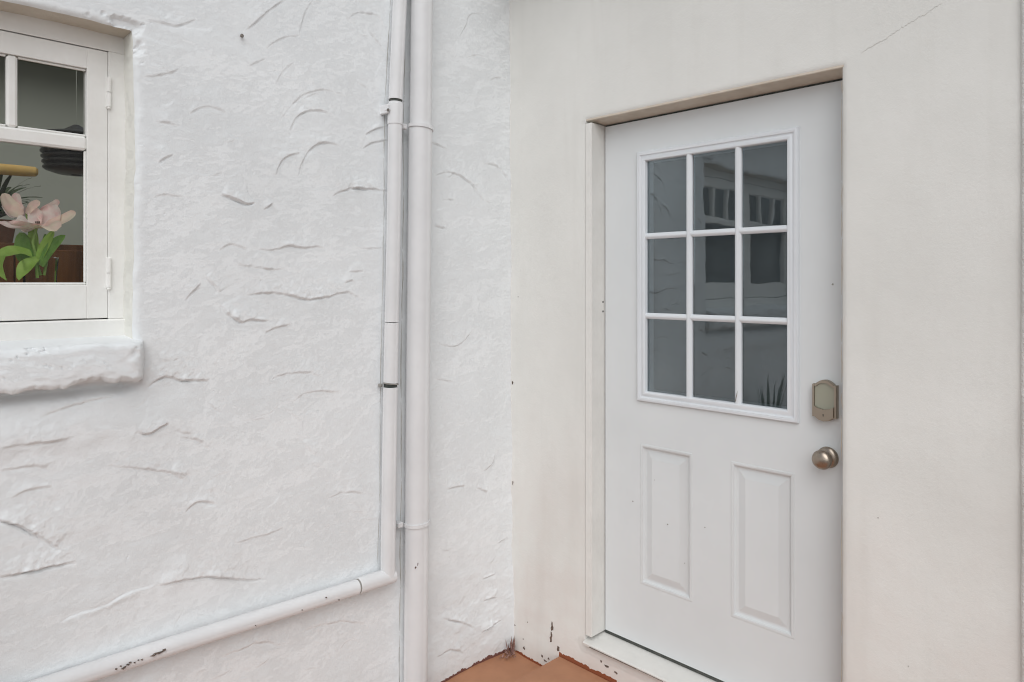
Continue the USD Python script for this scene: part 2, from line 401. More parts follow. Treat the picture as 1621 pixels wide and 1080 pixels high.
# ---------------------------------------------------------------- stucco wall with the window (plane x = 0, facing +x)
STROKES = [
    (5, 1, 0.03, [(-1.213,2.439),(-1.166,2.49),(-1.116,2.545),(-1.051,2.599)]),
    (4, 1, 0.03, [(-1.016,2.479),(-1.002,2.543),(-0.964,2.615)]),
    (3, 1, 0.03, [(-1.14,2.398),(-1.101,2.439),(-1.051,2.468),(-1.016,2.475)]),
    (4, 1, 0.04, [(-0.823,2.586),(-0.775,2.621),(-0.713,2.629),(-0.673,2.599),(-0.642,2.563)]),
    (5, 1, 0.03, [(-0.74,2.565),(-0.693,2.527),(-0.659,2.49)]),
    (1, -1, 0.03, [(-0.662,2.487),(-0.693,2.437),(-0.713,2.388)]),
    (3, 1, 0.02, [(-1.196,2.336),(-1.166,2.353),(-1.134,2.377)]),
    (3, 1, 0.03, [(-1.101,2.296),(-1.076,2.343),(-1.032,2.384)]),
    (3, 1, 0.02, [(-0.789,2.362),(-0.74,2.35)]),
    (3, 1, 0.04, [(-1.092,2.164),(-1.051,2.226),(-0.99,2.285),(-0.91,2.311),(-0.833,2.305)]),
    (6, 1, 0.04, [(-1.055,2.122),(-1.037,2.179),(-0.99,2.223),(-0.937,2.233),(-0.872,2.226)]),
    (6, 1, 0.04, [(-1.021,1.991),(-1.002,2.056),(-0.964,2.103),(-0.917,2.125),(-0.851,2.122)]),
    (5, 1, 0.03, [(-1.101,1.989),(-1.087,2.035),(-1.051,2.063),(-1.011,2.072)]),
    (6, 1, 0.03, [(-0.765,2.12),(-0.724,2.149),(-0.642,2.172)]),
    (5, 1, 0.03, [(-0.754,2.173),(-0.713,2.202),(-0.65,2.224)]),
    (9, 1, 0.04, [(-0.885,1.938),(-0.844,1.962),(-0.783,1.977),(-0.659,1.979)]),
    (10, 1, 0.03, [(-1.284,1.912),(-1.25,1.899),(-1.205,1.886),(-1.177,1.894)]),
    (6, 1, 0.03, [(-1.145,1.87),(-1.114,1.895)]),
    (6, 1, 0.03, [(-1.472,1.985),(-1.456,2.001),(-1.429,2.017)]),
    (4, 1, 0.03, [(-1.488,1.879),(-1.454,1.893),(-1.4,1.892)]),
    (5, 1, 0.03, [(-1.288,1.734),(-1.25,1.753),(-1.202,1.739)]),
    (6, 1, 0.03, [(-1.164,1.742),(-1.116,1.739),(-1.051,1.756),(-1.002,1.752),(-0.942,1.756),(-0.917,1.746)]),
    (4, 1, 0.03, [(-1.485,2.108),(-1.445,2.11),(-1.409,2.106)]),
    (5, 1, 0.03, [(-1.23,1.691),(-1.16,1.68),(-1.105,1.676),(-1.069,1.681)]),
    (6, 1, 0.03, [(-1.332,1.65),(-1.308,1.626),(-1.29,1.6)]),
    (6, 1, 0.03, [(-1.394,1.576),(-1.372,1.603),(-1.347,1.626)]),
    (10, 1, 0.04, [(-1.284,1.558),(-1.264,1.531),(-1.24,1.515),(-1.215,1.503),(-1.192,1.509),(-1.132,1.504)]),
    (8, 1, 0.05, [(-1.202,1.591),(-1.149,1.597),(-1.105,1.598),(-1.037,1.583),(-0.978,1.573),(-0.905,1.581),(-0.841,1.596),(-0.781,1.577)]),
    (5, 1, 0.04, [(-1.138,1.463),(-1.094,1.482),(-1.042,1.488)]),
    (4, 1, 0.03, [(-0.82,1.671),(-0.762,1.674)]),
    (4, 1, 0.03, [(-0.841,1.632),(-0.802,1.641)]),
    (3, 1, 0.03, [(-0.812,1.758),(-0.748,1.758),(-0.665,1.764)]),
    (10, 1, 0.05, [(-1.499,1.324),(-1.447,1.349),(-1.398,1.333),(-1.351,1.329),(-1.324,1.322)]),
    (10, 1, 0.03, [(-1.535,1.199),(-1.502,1.187),(-1.472,1.199),(-1.447,1.211)]),
    (5, 1, 0.02, [(-1.424,1.187),(-1.377,1.164)]),
    (5, 1, 0.015, [(-1.409,1.161),(-1.353,1.145)]),
    (6, 1, 0.015, [(-1.372,1.156),(-1.326,1.115)]),
    (6, 1, 0.05, [(-1.858,1.205),(-1.8,1.204),(-1.734,1.204),(-1.693,1.208)]),
    (12, 1, 0.06, [(-1.871,1.02),(-1.821,0.992),(-1.783,0.96),(-1.743,0.921),(-1.723,0.899)]),
    (11, 1, 0.06, [(-1.871,0.87),(-1.794,0.864),(-1.734,0.862),(-1.686,0.858)]),
    (6, 1, 0.05, [(-1.394,0.928),(-1.355,0.952),(-1.3,0.932)]),
    (5, -1, 0.06, [(-1.719,0.708),(-1.669,0.716),(-1.62,0.718),(-1.591,0.725),(-1.54,0.735),(-1.481,0.736)]),
    (8, 1, 0.06, [(-1.481,0.736),(-1.405,0.726),(-1.333,0.715),(-1.223,0.673),(-1.136,0.647)]),
    (5, 1, 0.04, [(-1.44,1.062),(-1.398,1.031)]),
    (4, 1, 0.08, [(-1.837,1.067),(-1.779,1.083),(-1.722,1.061)]),
    (5, 1, 0.05, [(-1.615,1.111),(-1.558,1.1),(-1.49,1.077),(-1.381,1.041)]),
    (5, 1, 0.05, [(-1.858,1.143),(-1.803,1.145),(-1.746,1.127)]),
    (6, 1, 0.05, [(-1.774,1.271),(-1.686,1.295),(-1.575,1.308)]),
    (5, 1, 0.05, [(-1.324,1.251),(-1.284,1.222)]),
    (4, 1, 0.04, [(-1.002,1.082),(-0.954,1.03)]),
    (4, 1, 0.05, [(-0.905,0.865),(-0.841,0.875),(-0.748,0.851)]),
    (4, 1, 0.05, [(-1.244,0.796),(-1.16,0.795),(-1.071,0.799)]),
    (4, 1, 0.05, [(-1.025,1.237),(-0.954,1.251),(-0.854,1.236)]),
    (4, 1, 0.05, [(-1.116,1.31),(-1.025,1.323),(-0.93,1.301)]),
    (6, 1, 0.04, [(-0.423,2.061),(-0.337,2.083),(-0.238,2.049),(-0.166,1.986),(-0.103,1.975)]),
    (6, 1, 0.04, [(-0.163,2.137),(-0.103,2.142),(-0.05,2.117),(-0.012,2.08)]),
    (4, 1, 0.04, [(-0.3,2.652),(-0.262,2.709),(-0.245,2.75),(-0.155,2.785)]),
    (5, 1, 0.03, [(-0.439,2.193),(-0.367,2.178)]),
    (3, 1, 0.03, [(-0.259,2.57),(-0.184,2.597),(-0.13,2.59)]),
    (3, 1, 0.03, [(-0.13,2.5),(-0.073,2.528),(-0.023,2.522)]),
    (6, 1, 0.03, [(-0.429,1.86),(-0.374,1.851)]),
    (4, 1, 0.03, [(-0.39,1.967),(-0.324,1.973)]),
    (8, 1, 0.03, [(-0.367,0.792),(-0.324,0.791),(-0.276,0.786)]),
    (6, 1, 0.03, [(-0.206,0.764),(-0.148,0.733)]),
    (5, 1, 0.04, [(-0.177,0.826),(-0.115,0.86),(-0.103,0.908)]),
    (6, 1, 0.02, [(-0.085,0.501),(-0.047,0.51)]),
    (8, 1, 0.03, [(-0.17,0.372),(-0.111,0.371)]),
    (9, 1, 0.05, [(-0.159,0.274),(-0.092,0.267)]),
    (10, 1, 0.05, [(-0.181,0.146),(-0.13,0.156),(-0.073,0.164)]),
    (8, 1, 0.05, [(-0.39,0.27),(-0.29,0.223),(-0.22,0.173)]),
    (7, 1, 0.05, [(-0.423,0.128),(-0.357,0.13),(-0.273,0.086)]),
    (4, 1, 0.04, [(-0.423,1.397),(-0.324,1.37),(-0.22,1.438)]),
    (4, 1, 0.05, [(-0.423,1.244),(-0.324,1.222)]),
    (5, 1, 0.05, [(-1.002,0.43),(-0.88,0.421),(-0.748,0.365)]),
    (5, 1, 0.05, [(-1.284,0.447),(-1.181,0.45),(-1.071,0.407)]),
    (4, 1, 0.05, [(-1.507,2.407),(-1.436,2.406),(-1.362,2.445)]),
    (4, 1, 0.05, [(-1.507,2.24),(-1.454,2.254),(-1.4,2.291)]),
    (4, 1, 0.05, [(-1.381,2.149),(-1.324,2.179),(-1.264,2.165)]),
]

OPEN = dict(y0=-2.975, y1=-1.535, z0=1.45, z1=2.369)


def axis_points(lo, hi, step_in, stops):
    """Fine steps in [lo, hi], exact at the given stops."""
    cuts = sorted({lo, hi, *stops})
    out = []
    for a, b in zip(cuts[:-1], cuts[1:]):
        n = max(1, int(round((b - a) / step_in)))
        out.append(np.linspace(a, b, n, endpoint=False))
    return np.concatenate(out + [[hi]])


def stroke_field(Y, Z, yv, zv):
    """Trowel marks: a lip along each line that fades on its raised side and drops sharply on the other."""
    H = np.zeros_like(Y)
    rng = np.random.default_rng(5)
    todo = list(STROKES)
    for _ in range(150):  # faint short marks all over
        cy, cz = rng.uniform(-2.0, -0.02), rng.uniform(0.1, 2.9)
        ln = rng.uniform(0.02, 0.09)
        a = rng.normal(0.05, 0.35)
        n = 4
        t = np.linspace(-0.5, 0.5, n)
        cur = rng.normal(0, 0.25)
        todo.append((rng.uniform(0.8, 2.4), 1 if rng.random() < 0.8 else -1, rng.uniform(0.015, 0.04),
                     [(cy + ln * s * math.cos(a), cz + ln * s * math.sin(a) - cur * ln * s * s * 2) for s in t]))
    for amp, side, width, pts in todo:
        pts = np.array(pts, float)
        width = min(width, 0.5 * np.linalg.norm(np.diff(pts, axis=0), axis=1).sum())
        # round the polyline
        t = np.arange(len(pts)); tt = np.linspace(0, len(pts) - 1, 6 * (len(pts) - 1) + 1)
        if len(pts) > 2:
            from scipy.interpolate import PchipInterpolator
            pts = np.stack([PchipInterpolator(t, pts[:, k])(tt) for k in (0, 1)], 1)
        if pts[-1, 0] < pts[0, 0]:
            pts = pts[::-1]
        R = 3.2 * width + 0.012
        i0, i1 = np.searchsorted(yv, [pts[:, 0].min() - R, pts[:, 0].max() + R])
        j0, j1 = np.searchsorted(zv, [pts[:, 1].min() - R, pts[:, 1].max() + R])
        if i1 - i0 < 2 or j1 - j0 < 2:
            continue
        y, z = Y[i0:i1, j0:j1], Z[i0:i1, j0:j1]
        wob = 0.004 * (meshkit.fbm(np.stack([y, z, 0 * y], -1) * 40, 2, 8) - 0.5)
        y = y + wob; z = z + 1.4 * wob
        best = np.full(y.shape, 9.0); sd = np.zeros(y.shape); along = np.zeros(y.shape); over = np.zeros(y.shape)
        seg = np.linalg.norm(np.diff(pts, axis=0), axis=1); L = seg.sum(); s0 = 0
        for (a, b, l) in zip(pts[:-1], pts[1:], seg):
            d = (b - a) / max(l, 1e-9)
            u = np.clip((y - a[0]) * d[0] + (z - a[1]) * d[1], 0, l)
            dy, dz = y - a[0] - u * d[0], z - a[1] - u * d[1]
            dist = np.hypot(dy, dz)
            cr = d[0] * (z - a[1]) - d[1] * (y - a[0])
            m = dist < best
            q = (y - a[0]) * d[0] + (z - a[1]) * d[1]
            out = np.maximum(np.where(s0 == 0, -q, 0), np.where(s0 + l > L - 1e-9, q - l, 0)).clip(0)
            over = np.where(m, out, over)
            best = np.where(m, dist, best); sd = np.where(m, np.sign(cr), sd); along = np.where(m, (s0 + u) / L, along)
            s0 += l
        s = best * sd * side
        taper = np.sin(np.pi * np.clip(along, 0.0, 1.0)) ** 0.6 + 0.06
        vary = np.clip(-0.25 + 2.5 * meshkit.fbm(np.stack([y, z, 0 * y + amp], -1) * 38, 3, 9), 0.05, 1.7)
        endfade = np.exp(-(over / 0.006) ** 2) * vary
        raised = np.exp(-np.clip(s, 0, None) / width) * (1 / (1 + np.exp(-np.clip((s + 0.0015) / (0.0010 + 0.0009 * (amp < 7)), -40, 40))))
        groove = -(0.30 + 0.035 * amp) * np.exp(-((s + 0.0028) / 0.0030) ** 2)
        soft = np.exp(-(over / 0.03) ** 2) * np.sin(np.pi * np.clip(along, 0, 1)) ** 0.5
        H[i0:i1, j0:j1] -= 0.00030 * amp * soft * np.exp(-np.abs(s) / 0.016) * (s < 0.002) * (s > -R)
        H[i0:i1, j0:j1] += 0.00088 * amp * taper * endfade * (0.85 * raised + groove)
    return H


def wall_height(Y, Z):
    P = np.stack([Y, Z, 0 * Y + 0.7], -1)
    low = np.clip((1.5 - Z) / 1.5, 0, 1)                      # coarser towards the ground
    rough_corner = np.exp(-((Y + 0.15) / 0.35) ** 2) * np.clip((0.75 - Z) / 0.5, 0, 1)
    left = np.clip((-Y - 0.8) / 0.8, 0, 1)
    h = 0.020 * (meshkit.fbm(P * np.array([1.7, 2.2, 1]), 3, 11) - 0.5)
    h += (0.011 + 0.036 * low * left + 0.022 * rough_corner) * (meshkit.fbm(P * np.array([4.6, 6.8, 1]), 3, 12) - 0.5) * 2 * 0.6
    h += (0.0007 + 0.0010 * low * left + 0.0050 * rough_corner) * (meshkit.fbm(P * np.array([20, 34, 1]), 3, 13) - 0.5) * 2
    h += 0.0006 * (meshkit.fbm(P * np.array([70, 110, 1]), 2, 14) - 0.5) * 2
    # skim layers: each pass of the trowel stops in a thin uneven lip
    for k, (fy, fz, n_, a_) in enumerate(((3.1, 5.2, 5.0, 0.0010), (5.3, 9.0, 4.0, 0.0007))):
        f = meshkit.fbm(P * np.array([fy, fz, 1]) + 7 * k, 4, 15 + k) * n_ + 0.35 * Z * n_
        mask = np.clip((meshkit.fbm(P * np.array([4.0, 5.0, 1]) + 3 * k, 3, 25 + k) - 0.53) * 9, 0, 1)
        fr_ = f % 1.0
        h += a_ * mask * np.where(fr_ < 0.94, fr_ / 0.94, (1 - fr_) / 0.06)
    h += 0.012 * (1.45 - Z) / 1.45 * np.exp(Y / 0.35)          # the corner leans a little
    return h


def stucco_front():
    yv = np.concatenate([np.linspace(-4.6, -2.98, 60, endpoint=False), axis_points(-2.975, -2.05, 0.012, []), axis_points(-2.046, 0.03, 0.0032, [OPEN["y1"]])])
    zv = np.concatenate([axis_points(-0.05, 2.92, 0.0032, [OPEN["z0"], OPEN["z1"]]), np.linspace(2.95, 3.3, 10)])
    Y, Z = np.meshgrid(yv, zv, indexing="ij")
    H = wall_height(Y, Z) + stroke_field(Y, Z, yv, zv)
    # swelling below the ledge
    H += 0.022 * np.exp(-((Z - 1.23) / 0.065) ** 2) * np.clip((-1.30 - Y) / 0.5, 0, 1) ** 0.7
    H -= 0.034 * np.exp(-((Z - 1.332) / 0.017) ** 2) * np.clip((-1.515 - Y) / 0.05, 0, 1)
    eps = 1e-6
    inside = (yv[:-1, None] >= OPEN["y0"] - eps) & (yv[1:, None] <= OPEN["y1"] + eps) & (zv[None, :-1] >= OPEN["z0"] - eps) & (zv[None, 1:] <= OPEN["z1"] + eps)
    # rounded, chipped arris round the opening
    dy = np.maximum(np.maximum(OPEN["y0"] - Y, Y - OPEN["y1"]), 0); dz = np.maximum(np.maximum(OPEN["z0"] - Z, Z - OPEN["z1"]), 0)
    d = np.hypot(dy, dz)
    chip = meshkit.fbm(np.stack([Y, Z, 0 * Y], -1) * 26, 3, 21)
    H -= 0.013 * np.exp(-d / (0.003 + 0.008 * chip))
    Yw, Zw = Y.copy(), Z.copy()
    knocked = np.exp(-((Y + 1.575) / 0.055) ** 2 - ((Z - 2.383) / 0.016) ** 2) + 0.6 * np.exp(-((Y + 1.525) / 0.02) ** 2 - ((Z - 2.33) / 0.05) ** 2)
    H -= 0.012 * np.clip(knocked * 2.2 - 0.8 + 2.2 * (meshkit.fbm(np.stack([Y, Z, 0 * Y], -1) * 55, 3, 23) - 0.5), 0, 1)
    fall = np.exp(-d / 0.03)
    wob = (meshkit.fbm(np.stack([Y, Z, 0 * Y + 3], -1) * 7, 4, 22) - 0.5) * 0.020 * fall
    right = np.abs(Y - OPEN["y1"]) < 0.06
    Yw += np.where(right, wob, 0); Zw += np.where(Z > OPEN["z1"] - 0.06, 0.45 * wob, 0)
    V = np.stack([H, Yw, Zw], -1)
    F = grid_faces(len(yv), len(zv), ~inside)
    front = compact(V.reshape(-1, 3), F)
    j0, j1 = np.argmin(abs(zv - OPEN["z0"])), np.argmin(abs(zv - OPEN["z1"]))
    i0, i1 = np.argmin(abs(yv - OPEN["y0"])), np.argmin(abs(yv - OPEN["y1"]))
    edge = np.concatenate([V[i1, j0:j1], V[i1:i0:-1, j1], V[i0, j1:j0:-1]])
    return front, edge, j1 - j0


front, edge, n_right = stucco_front()
wall = thing("stucco_wall", "rough white trowelled stucco wall on the left with the window in it", "wall")
part(wall, "wall_surface", front, "stucco_white", smooth=True)
nd = 14
t = np.linspace(0, 1, nd)
rv = []
for k, e in enumerate(edge):
    inner = e.copy()
    wob = (meshkit.fbm(np.array([[e[1] * 6, e[2] * 6, q * 2.0] for q in t]), 3, 31) - 0.5) * 0.009 * np.sin(np.pi * t) ** 0.5
    inward = np.array([0, 1.0, 0]) if k < n_right else np.array([0, 0, 1.0])
    depth = e[0] + (-0.135 - e[0]) * t
    p = np.stack([depth, np.full(nd, e[1]), np.full(nd, e[2])], 1) + wob[:, None] * inward
    rv.append(p)
rv = np.array(rv)
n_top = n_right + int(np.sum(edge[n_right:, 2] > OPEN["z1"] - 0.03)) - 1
for a, e, m in ((0, n_right + 1, "reveal_cream"), (n_right, n_top, "soffit_shade_plaster"), (n_top - 1, len(edge), "reveal_cream")):
    part(wall, "window_soffit" if m == "soffit_shade_plaster" else "window_reveal", trimesh.Trimesh(rv[a:e].reshape(-1, 3), grid_faces(e - a, nd), process=False), m, smooth=True)
part(wall, "wall_top", box(-0.30, 0.03, -4.6, 0.0, 3.301, 3.36, 0.01), "stucco_white")


def ledge_mesh():
    prof = np.array([(-0.12, 1.4755), (-0.05, 1.470), (0.010, 1.463), (0.036, 1.460), (0.047, 1.453), (0.053, 1.442), (0.056, 1.420), (0.057, 1.400), (0.056, 1.380), (0.053, 1.364), (0.044, 1.354),
                     (0.030, 1.352), (-0.02, 1.350), (-0.05, 1.345)])
    s = np.r_[0, np.cumsum(np.linalg.norm(np.diff(prof, axis=0), axis=1))]
    ss = np.linspace(0, s[-1], 90)
    px, pz = np.interp(ss, s, prof[:, 0]), np.interp(ss, s, prof[:, 1])
    y = np.concatenate([np.linspace(-3.02, -2.0, 80, endpoint=False), np.linspace(-2.0, -1.514, 160)])
    Yg, K = np.meshgrid(y, np.arange(90), indexing="ij")
    X = px[K]; Zg = pz[K]
    end = np.clip((-1.5145 - Yg) / 0.045, 0, 1)
    round_ = np.sqrt(1 - (1 - end) ** 2)
    X = np.where(X > 0, X * (0.02 + 0.98 * round_), X)
    P = np.stack([Yg * 1.0, Zg, X], -1)
    n = 0.016 * (meshkit.fbm(P * np.array([9, 22, 22]), 4, 41) - 0.5) + 0.0045 * (meshkit.fbm(P * np.array([30, 70, 60]), 4, 42) - 0.5)
    rid = np.abs(meshkit.fbm(P * np.array([9, 30, 20]) + 4, 4, 43) - 0.5); crag = 0.008 * np.exp(-(rid / 0.008) ** 2) * np.clip((meshkit.fbm(P * np.array([6, 12, 9]), 2, 45) - 0.42) * 8, 0, 1) + 0.012 * np.clip((Yg + 1.60) / 0.05, 0, 1) * np.clip((meshkit.fbm(P * np.array([12, 16, 16]), 3, 46) - 0.42) * 7, 0, 1)
    up = 1 - np.exp(-((Zg - 1.345) / 0.035) ** 2)
    face = np.clip((X - 0.01) / 0.03, 0, 1)
    low = np.exp(-((Zg - 1.352) / 0.02) ** 2)
    X = X + (n - crag) * face
    Zg = Zg + 0.9 * (n * 0.5 + 0.040 * (meshkit.fbm(np.stack([Yg * 15, 0 * Yg, 0 * Yg + 2], -1), 4, 44) - 0.5) + 0.014 * (meshkit.fbm(np.stack([Yg * 55, 0 * Yg, X * 40], -1), 3, 47) - 0.5)) * face * np.maximum(low, 0.25)
    return trimesh.Trimesh(np.stack([X, Yg, Zg], -1).reshape(-1, 3), grid_faces(len(y), 90)[:, ::-1], process=False)


part(wall, "window_ledge", ledge_mesh(), "stucco_white", smooth=True, label="rough plastered ledge under the window")

# ---------------------------------------------------------------- casement window in the stucco wall
win = thing("casement_window", "white painted wooden casement window with small panes over a large pane", "window", (-0.12, -2.25, 1.467))
XF = -0.098
part(win, "frame_head", box(-0.20, XF, -2.97, -1.534, 2.3187, 2.372, 0.0012), "frame_paint")
part(win, "frame_stile", box(-0.20, XF, -1.5788, -1.528, 1.523, 2.3185, 0.002), "frame_paint")
part(win, "frame_stile", box(-0.20, XF, -2.972, -2.9225, 1.523, 2.3185, 0.003), "frame_paint")
part(win, "frame_sill", box(-0.20, XF + 0.012, -2.972, -1.531, 1.462, 1.5225, 0.004), "frame_paint")
part(win, "stop_bead", box(-0.20, -0.150, -2.9220, -1.578, 1.5230, 1.536, 0.002), "frame_paint")


def sash(y_right, hinge_right):
    """A sash 0.67 m wide whose right edge is at y_right: three small panes over one large pane."""
    x0, x1 = -0.140, -0.100
    yl = y_right - 0.67
    g0 = y_right - 0.054
    body = cat(box(x0, x1, y_right - 0.054, y_right, 1.526, 2.316, 0.0012), box(x0, x1, yl, yl + 0.062, 1.526, 2.316, 0.0012),
               box(x0, x1, yl + 0.0622, g0 - 0.0002, 2.256, 2.3155, 0.0012), box(x0, x1, yl + 0.0622, g0 - 0.0002, 1.5265, 1.624, 0.0012))
    s = part(win, "sash", body, "frame_paint")
    part(s, "glazing_bar", box(x0 + 0.004, x1 - 0.002, yl + 0.0622, g0 - 0.0002, 2.017, 2.057, 0.006), "frame_paint")
    w = (g0 - yl - 0.062 - 2 * 0.025) / 3
    for k in range(2):
        a = g0 - (k + 1) * w - k * 0.025
        part(s, "glazing_bar", box(x0 + 0.004, x1 - 0.003, a - 0.025, a, 2.0575, 2.2555, 0.006), "frame_paint")
    for k in range(3):
        a = g0 - k * (w + 0.025)
        part(s, "pane", box(-0.122, -0.119, a - w - 0.003, a + 0.003, 2.053, 2.260), "window_glass")
        # putty bevels
        z0, z1 = 2.0575, 2.2555
        for (m0, m1, b0, b1) in ((a - w, a, z0, z0 + 0.006), (a - w, a, z1 - 0.006, z1)):
            part(s, "putty", box(-0.1185, -0.108, m0 + 0.001, m1 - 0.001, b0, b1, 0.002), "frame_paint")
    part(s, "pane", box(-0.122, -0.119, yl + 0.059, g0 + 0.003, 1.620, 2.020), "window_glass")
    part(s, "putty", box(-0.1185, -0.108, yl + 0.063, g0 - 0.001, 1.6245, 1.631, 0.002), "frame_paint")
    part(s, "putty", box(-0.1185, -0.108, g0 - 0.006, g0 - 0.0005, 1.632, 2.016, 0.002), "frame_paint")
    yy = y_right if hinge_right else yl
    for zc in (2.196, 1.660):
        hs = 1 if hinge_right else -1
        k = cat(box(-0.1005, -0.0965, yy - 0.006, yy + 0.008, zc - 0.046, zc + 0.046, 0.0015), tube([(-0.093, yy + 0.001 * hs, zc - 0.043), (-0.093, yy + 0.001 * hs, zc - 0.002)], 0.0062, 14),
                tube([(-0.093, yy + 0.001 * hs, zc + 0.000), (-0.093, yy + 0.001 * hs, zc + 0.043)], 0.0060, 14), trimesh.creation.icosphere(2, 0.0052).apply_translation((-0.093, yy + 0.001 * hs, zc - 0.046)))
        part(s, "hinge", k, "frame_paint", smooth=30)


sash(-1.580, True)
sash(-2.2505, False)

# ---------------------------------------------------------------- kitchen behind the window
def room(name, x0, x1, y0, y1, z0, z1, material, hole=None, t=0.05):
    """Box room; hole: (x0, x1, y0, y1) unseen opening added in the ceiling to let sky light in."""
    walls = [box(x0 - t, x0, y0 - t, y1 + t, z0, z1), box(x0, x1, y0 - t, y0, z0, z1), box(x0, x1, y1, y1 + t, z0, z1)]
    if hole:
        a, b, c, d = hole
        top = [box(x0 - t, a, y0 - t, y1 + t, z1, z1 + t), box(b, x1 + t, y0 - t, y1 + t, z1, z1 + t), box(a, b, y0 - t, c, z1, z1 + t), box(a, b, d, y1 + t, z1, z1 + t)]
    else:
        top = [box(x0 - t, x1 + t, y0 - t, y1 + t, z1, z1 + t)]
    single(f"{name}_wall", cat(*walls, *top), material, f"plain {name} walls and ceiling seen dimly through the glass", kind="structure")
    single(f"{name}_floor", box(x0 - t, x1 + t, y0 - t, y1 + t, z0 - t, z0 - 0.001), "room_floor", f"floor inside the {name}", kind="structure")


room("kitchen", -2.3, -0.21, -3.4, -0.5, 0.55, 2.85, "room_wall", hole=(-2.0, -0.26, -3.2, -0.7))
single("kitchen_wall_inner", cat(box(-0.206, -0.150, -3.4, -2.974, 0.55, 2.85), box(-0.206, -0.150, -1.530, -0.5, 0.55, 2.85), box(-0.206, -0.150, -2.974, -1.530, 2.374, 2.85), box(-0.206, -0.150, -2.974, -1.530, 0.55, 1.46)), "room_wall",
       "inner face of the kitchen wall round the window", kind="structure")
part(win, "window_board", box(-0.42, -0.2005, -2.99, -1.52, 1.585, 1.612, 0.004), "frame_paint")

cup = thing("wooden_cupboard", "brown wooden cupboard inside the room, behind the tulips", "cupboard", (-1.45, -1.9, 0.55))
part(cup, "carcass", box(-1.70, -1.276, -2.75, -1.05, 0.56, 1.795, 0.004), "cupboard_wood")
for k in range(6):
    y0 = -2.735 + k * 0.28
    part(cup, "door", box(-1.275, -1.252, y0, y0 + 0.274, 0.62, 1.77, 0.004), "cupboard_wood")
sh = thing("wooden_rail", "pale yellow wooden rail with a rounded end inside the room above the tulips", "rail", (-1.2, -1.9, 2.06))
part(sh, "rail", tube([(-1.21, -2.7, 2.076), (-1.21, -1.60, 2.086), (-1.21, -1.556, 2.087), (-1.21, -1.547, 2.087)], [0.022, 0.022, 0.020, 0.012], 24), "shelf_wood", smooth=30)
part(sh, "bracket", cat(box(-1.225, -1.195, -2.31, -2.29, 2.0985, 2.85, 0.003)), "shelf_wood")
lamp = thing("hanging_lamp", "black ribbed lampshade hanging inside the upper right of the large pane", "lamp", (-1.2, -1.41, 2.08))
prof = [(0.02, 2.088), (0.075, 2.092), (0.10, 2.100)]
for k in range(7):
    z = 2.104 + k * 0.022
    prof += [(0.112 + k * 0.003, z), (0.122 + k * 0.003, z + 0.008), (0.122 + k * 0.003, z + 0.014), (0.112 + k * 0.003, z + 0.020)]
prof += [(0.05, 2.275), (0.012, 2.30)]
part(lamp, "shade", lathe(prof, (-1.2, -1.41, 0), (0, 0, 1), 48), "black_shade", smooth=30)
part(lamp, "cord", tube([(-1.2, -1.41, 2.295), (-1.2, -1.41, 2.85)], 0.0018, 8), "room_wall", smooth=30)


def blade(center, width, normal, n=12, m=5, cup=0.0, tip=1.0, shape="leaf"):
    """A leaf or petal along a smooth centreline: center (k x 3), width in metres, normal (towards its upper face)."""
    from scipy.interpolate import PchipInterpolator
    c = np.asarray(center, float)
    if len(c) == 2:
        c = np.array([c[0], (c[0] + c[1]) / 2, c[1]])
    t0 = np.linspace(0, 1, len(c)); t = np.linspace(0, 1, n)
    p = np.stack([PchipInterpolator(t0, c[:, k])(t) for k in range(3)], 1)
    d = np.gradient(p, axis=0); d /= np.linalg.norm(d, axis=1, keepdims=True)
    nrm = np.asarray(normal, float)
    side = np.cross(d, nrm); side /= np.maximum(np.linalg.norm(side, axis=1, keepdims=True), 1e-6)
    up = np.cross(side, d)
    prof = {"leaf": 0.16 + 0.84 * np.sin(np.pi * np.clip(t * 0.92 + 0.08, 0, 1)) ** 0.8, "petal": 0.22 + 0.78 * np.sin(np.pi * t ** 0.75 * 0.93) ** 0.75, "strap": (1 - t ** 2.2) * 0.9 + 0.1 * (1 - t)}[shape]
    prof = prof * np.where(t > 0.96, 0.35, 1)
    V = []
    for k in range(n):
        for s in np.linspace(-1, 1, m):
            V.append(p[k] + side[k] * s * prof[k] * width / 2 + up[k] * width * (cup * prof[k] * (s * s - 0.35) + (0.05 * math.sin(7 * t[k] + 5 * s) * abs(s) - 0.05 * math.exp(-(s / 0.25) ** 2) if shape != "strap" else 0.0)))
    return trimesh.Trimesh(np.array(V), grid_faces(n, m), process=False)


VC = np.array([-0.26, -1.720, 0.0])  # vase axis
DEP = float((VC - CAM)[:2] @ FW[:2])
PXM = DEP / 1120.0


def fl(px, py, dep=0.0):
    """Offsets of the bouquet in its own frame: right and up in units of PXM from the vase, dep metres away from the window."""
    c = VC + RT * ((px - 61) * 0.93 - 5) * PXM + FW * dep
    c[2] = 1.630 + (448 - (py - 352) * 0.95 - 352) * PXM
    return c


